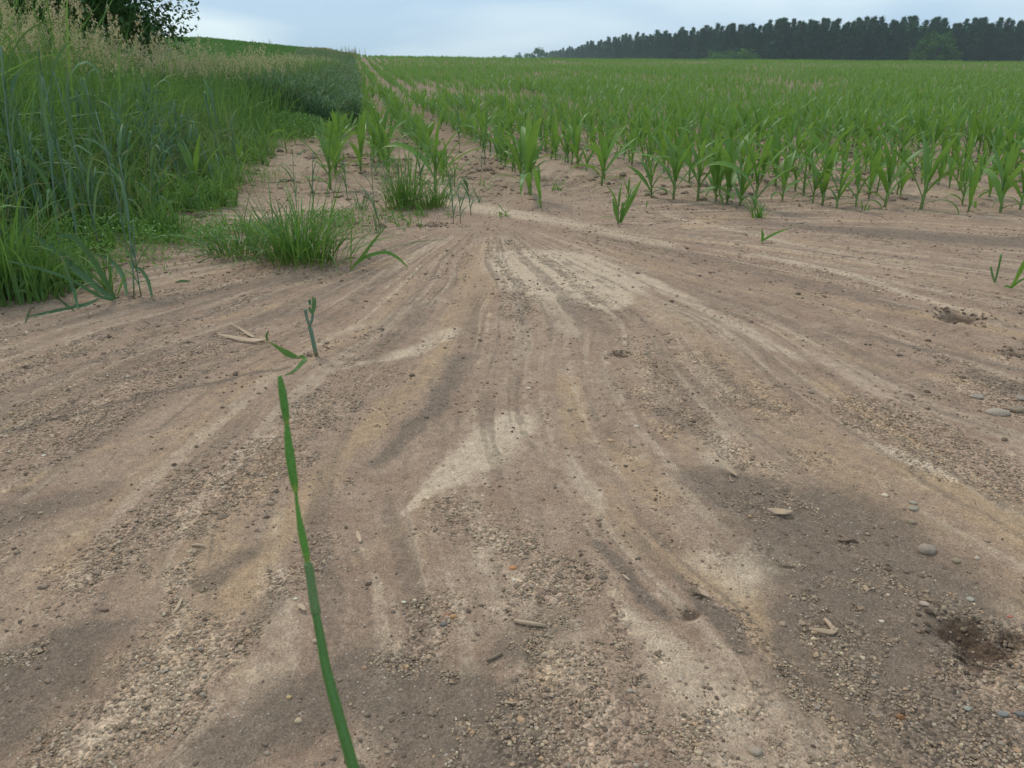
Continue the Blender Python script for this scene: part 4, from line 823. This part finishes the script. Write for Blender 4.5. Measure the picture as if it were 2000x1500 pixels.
# ------------------------------------------------------------------ single plants traced leaf by leaf, each standing at its own spot
def traced(name, label, cat, foot, leaves, mat, stalks=(), depth=.05, seed=0, smat=None):
    x0, y0 = at(*foot); r = empty(name, (x0, y0, gz(x0, y0))); b0 = np.array(r.location); rg_ = np.random.default_rng(seed); s_ = (y0*CT+ST)/F
    def path(pts):
        dd = rg_.normal(0, depth); out_ = []
        for k, q in enumerate(pts):
            p3 = onplane(*q, y0+dd*k/max(1, len(pts)-1)); gg = gz(p3[0], p3[1])
            if p3[2] < gg+.003:
                gx, gy = at(*q); p3 = np.array([gx, gy, gz(gx, gy)+.004])
            out_.append(p3)
        return out_
    for pts, wd in stalks:
        a = Acc(); P3 = path(pts); Q, r_ = spline(P3, np.array(wd)*s_/2, 5); tube(a, Q, r_, 8, .5); local(a, b0).mesh('stalk', smat or M_cstalk, parent=r)
    for pts, wd in leaves:
        a = Acc(); ribbon(a, path(pts), np.array(wd)*s_, rg_.random(), facing=(rg_.uniform(-.4, .4), -1, .5)); local(a, b0).mesh('leaf', mat, parent=r)
    return tag(r, label, cat)
traced('broken_shoot', 'broken grey green shoot with frayed forked top alone on the sand', 'broken shoot', (618,700), [([(606,592),(604,584),(606,596)], [2,7,4]), ([(610,614),(613,600),(614,586),(610,580)], [4,9,8,3]), ([(608,612),(605,604),(604,598)], [3,6,2])], M_cereal,
 [([(618,700),(612,668),(606,640),(603,636)], [9,8,8,6]), ([(604,636),(610,625),(611,612)], [6,5,5]), ([(603,634),(599,620),(596,604)], [5,5,7])], .01, 1)
traced('wilted_leaf', 'wilted folded green leaf lying in front of the broken shoot', 'wilted leaf', (582,706), [([(526,668),(545,680),(560,690),(580,705)], [3,7,13,8]), ([(582,706),(590,704),(597,708),(588,718),(572,733),(558,738)], [6,9,9,7,4,2]), ([(522,668),(520,655),(525,646)], [3,5,2])], M_tuft, (), .02, 2)
traced('bent_grass_plant', 'fan of long flat green leaves bending left over the sand from one root', 'grass plant', (222,588), [([(222,588),(190,562),(140,520),(95,478),(45,445)], [8,13,13,12,3]), ([(226,588),(205,545),(175,495),(140,458),(110,462)], [6,10,10,9,3]), ([(222,590),(190,578),(140,545),(80,525),(10,508)], [4,6,6,5,2]),
 ([(248,575),(240,535),(215,505),(180,495)], [5,10,8,3]), ([(152,605),(146,570),(132,535),(120,500)], [5,7,6,2]), ([(192,583),(165,600),(110,612),(55,622)], [3,9,9,2]), ([(145,610),(128,598),(112,582)], [4,7,2]), ([(297,580),(290,548),(275,525),(255,520)], [4,8,7,3]), ([(50,632),(54,618),(60,602)], [3,6,2])], M_cereal, (), .12, 3)
traced('grass_shoot', 'two bladed grass shoot with a long blade arching down to the sand', 'grass shoot', (685,526), [([(685,526),(705,505),(730,470),(752,445)], [5,7,5,2]), ([(690,520),(715,500),(755,490),(780,505),(796,522)], [4,7,7,5,2])], M_tuft, (), .03, 4)
traced('grass_shoot', 'tiny shoot with one long thin blade slanting right on bare sand', 'grass shoot', (1486,473), [([(1486,473),(1497,465),(1515,455),(1545,445)], [3,5,4,1]), ([(1488,472),(1490,460),(1488,448)], [3,6,2])], M_weed, (), .03, 5)
traced('maize_seedling', 'pair of narrow dark upright leaves leaning right before the rows', 'maize seedling', (1210,436), [([(1208,436),(1203,412),(1197,388)], [4,10,3]), ([(1212,436),(1222,410),(1238,380),(1252,352)], [5,9,9,3]), ([(1211,436),(1216,416),(1216,395)], [4,8,3])], M_maize, (), .03, 6)
traced('grass_shoot', 'two thin stems forming a V near the right edge', 'grass shoot', (1941,556), [], M_tuft, [([(1942,556),(1938,536),(1935,521)], [4,4,4]), ([(1943,553),(1950,525),(1956,496)], [3,4,4])], .03, 7, leafmat('shoot_stem', (.12, .22, .06), (.16, .28, .08), trans=.1))
traced('grass_shoot', 'green shoot cut by the right edge beside the V shaped stems', 'grass shoot', (1974,567), [([(1974,567),(1985,545),(1995,525),(2012,490)], [6,6,9,4]), ([(1976,562),(1966,558),(1961,560)], [4,4,2]), ([(1978,560),(1992,548),(2010,540)], [3,4,2])], M_weed, (), .03, 8)
traced('fallen_blade', 'short green blade lying flat left of the arching clump', 'fallen blade', (355,552), [([(343,555),(355,552),(372,549)], [2,6,2])], M_cereal, (), .0, 9)
# ================================================================== TREES
def leafcloud(acc, cen, n_, rad, size, r2, asp=.6, squash=.8):
    d = r2.normal(size=(n_, 3)); d /= np.linalg.norm(d, axis=1)[:, None]; p_ = cen+d*(rad*r2.random((n_, 1))**.45)*np.array([1, 1, squash])
    blades(acc, p_, r2.uniform(0, 6.28, n_), r2.uniform(.3, 2.2, n_), r2.uniform(0, .6, n_), size*r2.uniform(.6, 1.3, n_), size*asp*r2.uniform(.7, 1.2, n_), 2, 0, 'oval', r2.normal(0, .8, n_))
def broad_tree(name, label, x, y, z0, H_, rx, rz, seed, ncl, nleaf, clr, leaf, trunk_r, low=.12, group=None, mat=None):
    r2 = np.random.default_rng(seed); r = empty(name, (x, y, z0)); tag(r, label, 'tree', group)
    t = Acc(); tube(t, [(0, 0, -.3), (.03*H_*.3, 0, H_*.2), (0, .02*H_, H_*.45), (.02*H_, 0, H_*.8)], [trunk_r*1.3, trunk_r, trunk_r*.75, trunk_r*.2], 10, .5)
    cen = np.array([0, 0, H_*(low+1)/2]); cz = H_*(1-low)/2; cr_ = Acc()
    for k in range(ncl):
        d = r2.normal(size=3); d /= np.linalg.norm(d); f = r2.uniform(.45, 1.0)**.6
        p_ = cen+d*np.array([rx, rx, cz])*f*r2.uniform(.86, 1.04)
        if p_[2] < .9 and name == 'broadleaf_tree': p_[2] = .9+r2.random()*.8
        if k % 6 == 0:
            st_ = np.array([0, 0, H_*r2.uniform(.2, .55)]); mid = (st_+p_)/2+np.array([0, 0, -.04*H_]); tube(t, [st_, mid, p_], [trunk_r*.35, trunk_r*.2, trunk_r*.06], 5, .5)
        leafcloud(cr_, p_, nleaf, clr*r2.uniform(.6, 1.25), leaf, r2)
    t.mesh('trunk', M_bark, parent=r); cr_.mesh('crown', mat or M_tree, parent=r); return r
broad_tree('broadleaf_tree', 'big dark broadleaf tree overhanging the tall grass at upper left', -9.9, 14.5, float(terrain(-9.9, 14.5)), 9.0, 4.1, 4, 403, 720, 430, .66, .10, .24, low=-.42)
broad_tree('round_tree', 'round green broadleaf tree standing before the forest at right', 165*math.tan(.0)+ (1825-1000)/F*300*CT, 300, -3.2, 14.5, 8.2, 6, 402, 110, 60, 1.7, .9, .4, low=.0, mat=M_broad)
broad_tree('round_tree', 'low green broadleaf bush like tree before the middle of the forest', (1430-1000)/F*330*CT, 330, -3.2, 10.5, 13, 6, 403, 90, 50, 1.9, .9, .4, low=.0, mat=M_broad)
broad_tree('round_tree', 'pale rounded broadleaf tree at the far left end of the forest', (1055-1000)/F*700*CT, 700, -3.2, 18, 10.5, 6, 404, 70, 50, 2.4, 1.3, .4, low=.0, mat=M_broad)
broad_tree('round_tree', 'small dark tree at the leftmost tip of the forest skyline', (1012-1000)/F*760*CT, 760, -3.2, 15.6, 5.5, 6, 405, 40, 40, 1.9, 1.2, .3, low=.0, mat=M_broad)
broad_tree('round_tree', 'tiny tree left of the leftmost tip of the forest skyline', (962-1000)/F*800*CT, 800, -3.2, 13.8, 5, 6, 406, 30, 40, 1.9, 1.2, .3, low=.0, mat=M_broad)
for i, (px, hh_, rr_, lab) in enumerate(((1033, 16, 6.5, 'small round tree second from the left tip of the forest'), (1082, 18, 7, 'round tree between the pale rounded tree and the first pines'), (1100, 19, 7, 'bushy dark tree at the foot of the first pines'), (990, 14, 4.5, 'low tree between the two leftmost small trees'))):
    broad_tree('round_tree', lab, (px-1000)/F*760*CT, 760, -3.2, hh_, rr_, 6, 480+i, 40, 40, 2.2, 1.3, .3, low=.0, mat=M_broad)
def bush_mesh(seed):
    r2 = np.random.default_rng(seed); c_ = Acc()
    for k in range(22): leafcloud(c_, np.array([r2.normal(0, 1.5), r2.normal(0, 1.2), r2.uniform(.8, 4.4)]), 40, 1.0, .7, r2)
    t = Acc(); tube(t, [(0, 0, -.2), (.1, 0, 1.4), (0, .1, 3)], [.2, .15, .05], 6, .5); return t.mesh('trunk', M_bark, link=False), c_.mesh('crown', M_broad, link=False)
BM = [bush_mesh(420+i) for i in range(3)]
hx_ = 752
while hx_ < 955:
    i = int(hx_); yb = 400; r = empty('skyline_bush', ((hx_-1000)/F*yb*CT, yb, -3.2), rg.uniform(0, 6)); s_ = rg.uniform(1.3, 1.75); r.scale = (s_,)*3
    tag(r, 'far hedge bush in the row on the skyline left of the forest', 'bush', 'hedge bushes on the far skyline')
    for m_ in BM[i % 3]: o = bpy.data.objects.new(m_.name.split('.')[0], m_); C.objects.link(o); o.parent = r
    hx_ += rg.uniform(9, 17)
def pine_mesh(seed):
    r2 = np.random.default_rng(seed); H_ = 20.; t = Acc(); conic = seed % 3 != 2; ex = r2.uniform(.7, .95) if conic else .5; lean = r2.uniform(.2, .9)
    sp = lambda u: np.array([lean*u*u, 0, H_*u])
    tube(t, [sp(u) for u in np.linspace(-.02, 1, 9)], np.linspace(.26, .03, 9), 6, .5); c_ = Acc()
    nw = 20; P_, S_ = [], []
    for k in range(nw):
        u = .06+.93*(k/(nw-1)); Rr = ((4.3 if conic else 3.4)*(1-u)**ex*(1.35-.45*u)*(.6+.4*math.sin(min(1, (u+.02)*5)*1.57))+.2)*r2.uniform(.7, 1.2)
        for b_ in range(int(r2.integers(4, 7))):
            az = r2.uniform(0, 6.28); ln = Rr*r2.uniform(.5, 1.25); m = 7; f = r2.random(m)**.6
            q = sp(u)[None]+np.stack([np.cos(az)*ln*f+.25*f*lean, np.sin(az)*ln*f, ln*f*r2.uniform(.05, .45)], 1)+r2.normal(0, .14, (m, 3)); P_.append(q)
            if b_ == 0: tube(t, [sp(u), q[np.argmax(f)]], [.05, .02], 4, .5)
    P_ = np.concatenate(P_); n_ = len(P_)
    for k in range(6): blades(c_, P_+r2.normal(0, .18, P_.shape), r2.uniform(0, 6.28, n_), r2.uniform(.2, 1.5, n_), .2, r2.uniform(.5, 1.1, n_), r2.uniform(.22, .45, n_), 1, 0, 'oval' if 0 else 'grass', r2.normal(0, 1, n_))
    return t.mesh('trunk', M_pbark, link=False), c_.mesh('crown', M_pine, link=False)
PM = [pine_mesh(440+i) for i in range(9)]
FX = [1065, 1100, 1150, 1200, 1250, 1300, 1360, 1415, 1480, 1550, 1620, 1700, 1790, 1880, 2000, 2150, 2300]
FT = [104, 96, 84, 74, 68, 63, 57, 51, 46, 42, 42, 41, 40, 43, 45, 47, 49]
npine = 0
def pine(px, row):
    global npine
    top = np.interp(px, FX, FT); e = math.tan(TH*-1+math.atan((750-top)/F)); D = np.interp(px, FX, [860, 720, 600, 520, 480, 440, 410, 385, 365, 350, 342, 336, 332, 336, 340, 350, 360])
    D = D+row*8+rg.uniform(-3, 3); Ht = EYE+e*D+3.2; r = empty('pine_tree', ((px-1000)/F*D*CT, D, -3.2), rg.uniform(-.7, .7)); h_ = Ht/20*(rg.uniform(.80, 1.0) if rg.random() < .45 else rg.uniform(.93, 1.06)); r.scale = (max(.8, h_*1.3), max(.8, h_*1.3), h_)
    seg = 'left falling end' if px < 1250 else 'middle' if px < 1620 else 'right end'
    tag(r, f'dark pine among the close trees at the {seg} of the forest' if row == 0 else f'dark pine rising behind the front trees at the {seg} of the forest', 'pine tree', 'pine trees of the forest')
    for m_ in PM[npine % 9]: o = bpy.data.objects.new(m_.name.split('.')[0], m_); C.objects.link(o); o.parent = r
    npine += 1
for row, step in ((0, 2.7), (1, 3.0), (2, 4.0)):
    px = 1072.
    while px < 2100:
        D = np.interp(px, FX, [860, 720, 600, 520, 480, 440, 410, 385, 365, 350, 342, 336, 332, 336, 340, 350, 360]); pine(px+rg.uniform(-2, 2), row)
        px += max(step*rg.uniform(.75, 1.25)*F/D, step*1.6) if px < 1300 else step*rg.uniform(.8, 1.2)*F/D
print('pines', npine)
# undergrowth of the wood: one mass nobody could count
a = Acc(); r2 = np.random.default_rng(470)
for k in range(1500):
    px = r2.uniform(1075, 2200); D = np.interp(px, FX, [860, 720, 600, 520, 480, 440, 410, 385, 365, 350, 342, 336, 332, 336, 340, 350, 360])
    Hl = EYE+math.tan(-TH+math.atan((750-np.interp(px, FX, FT))/F))*D+3.2; u_ = r2.random(); D = D+r2.uniform(4, 34)
    leafcloud(a, np.array([(px-1000)/F*D*CT, D, -3.2+Hl*.88*u_]), 34, 2.8, 1.7, r2)
tag(a.mesh('forest_undergrowth', M_pine), 'dark undergrowth filling the foot of the forest', 'undergrowth', kind='stuff')
# ================================================================== HAZE
hv, hf = np.array([(-1350, -1350, -6), (1350, -1350, -6), (1350, 1350, -6), (-1350, 1350, -6), (-1350, -1350, 26), (1350, -1350, 26), (1350, 1350, 26), (-1350, 1350, 26)], float), np.array([(0, 3, 2, 1), (4, 5, 6, 7), (0, 1, 5, 4), (1, 2, 6, 5), (2, 3, 7, 6), (3, 0, 4, 7)])
m, n, o = newmat('haze_air'); pv = N(n, 'ShaderNodeVolumePrincipled'); pv.inputs['Color'].default_value = (.78, .9, 1, 1); pv.inputs['Density'].default_value = .00026; pv.inputs['Anisotropy'].default_value = .0; L(n, pv.outputs[0], o.inputs['Volume'])
o = mk('haze', hv, hf, m, smooth=False); tag(o, 'thin pale summer haze over the field', 'haze', kind='stuff')
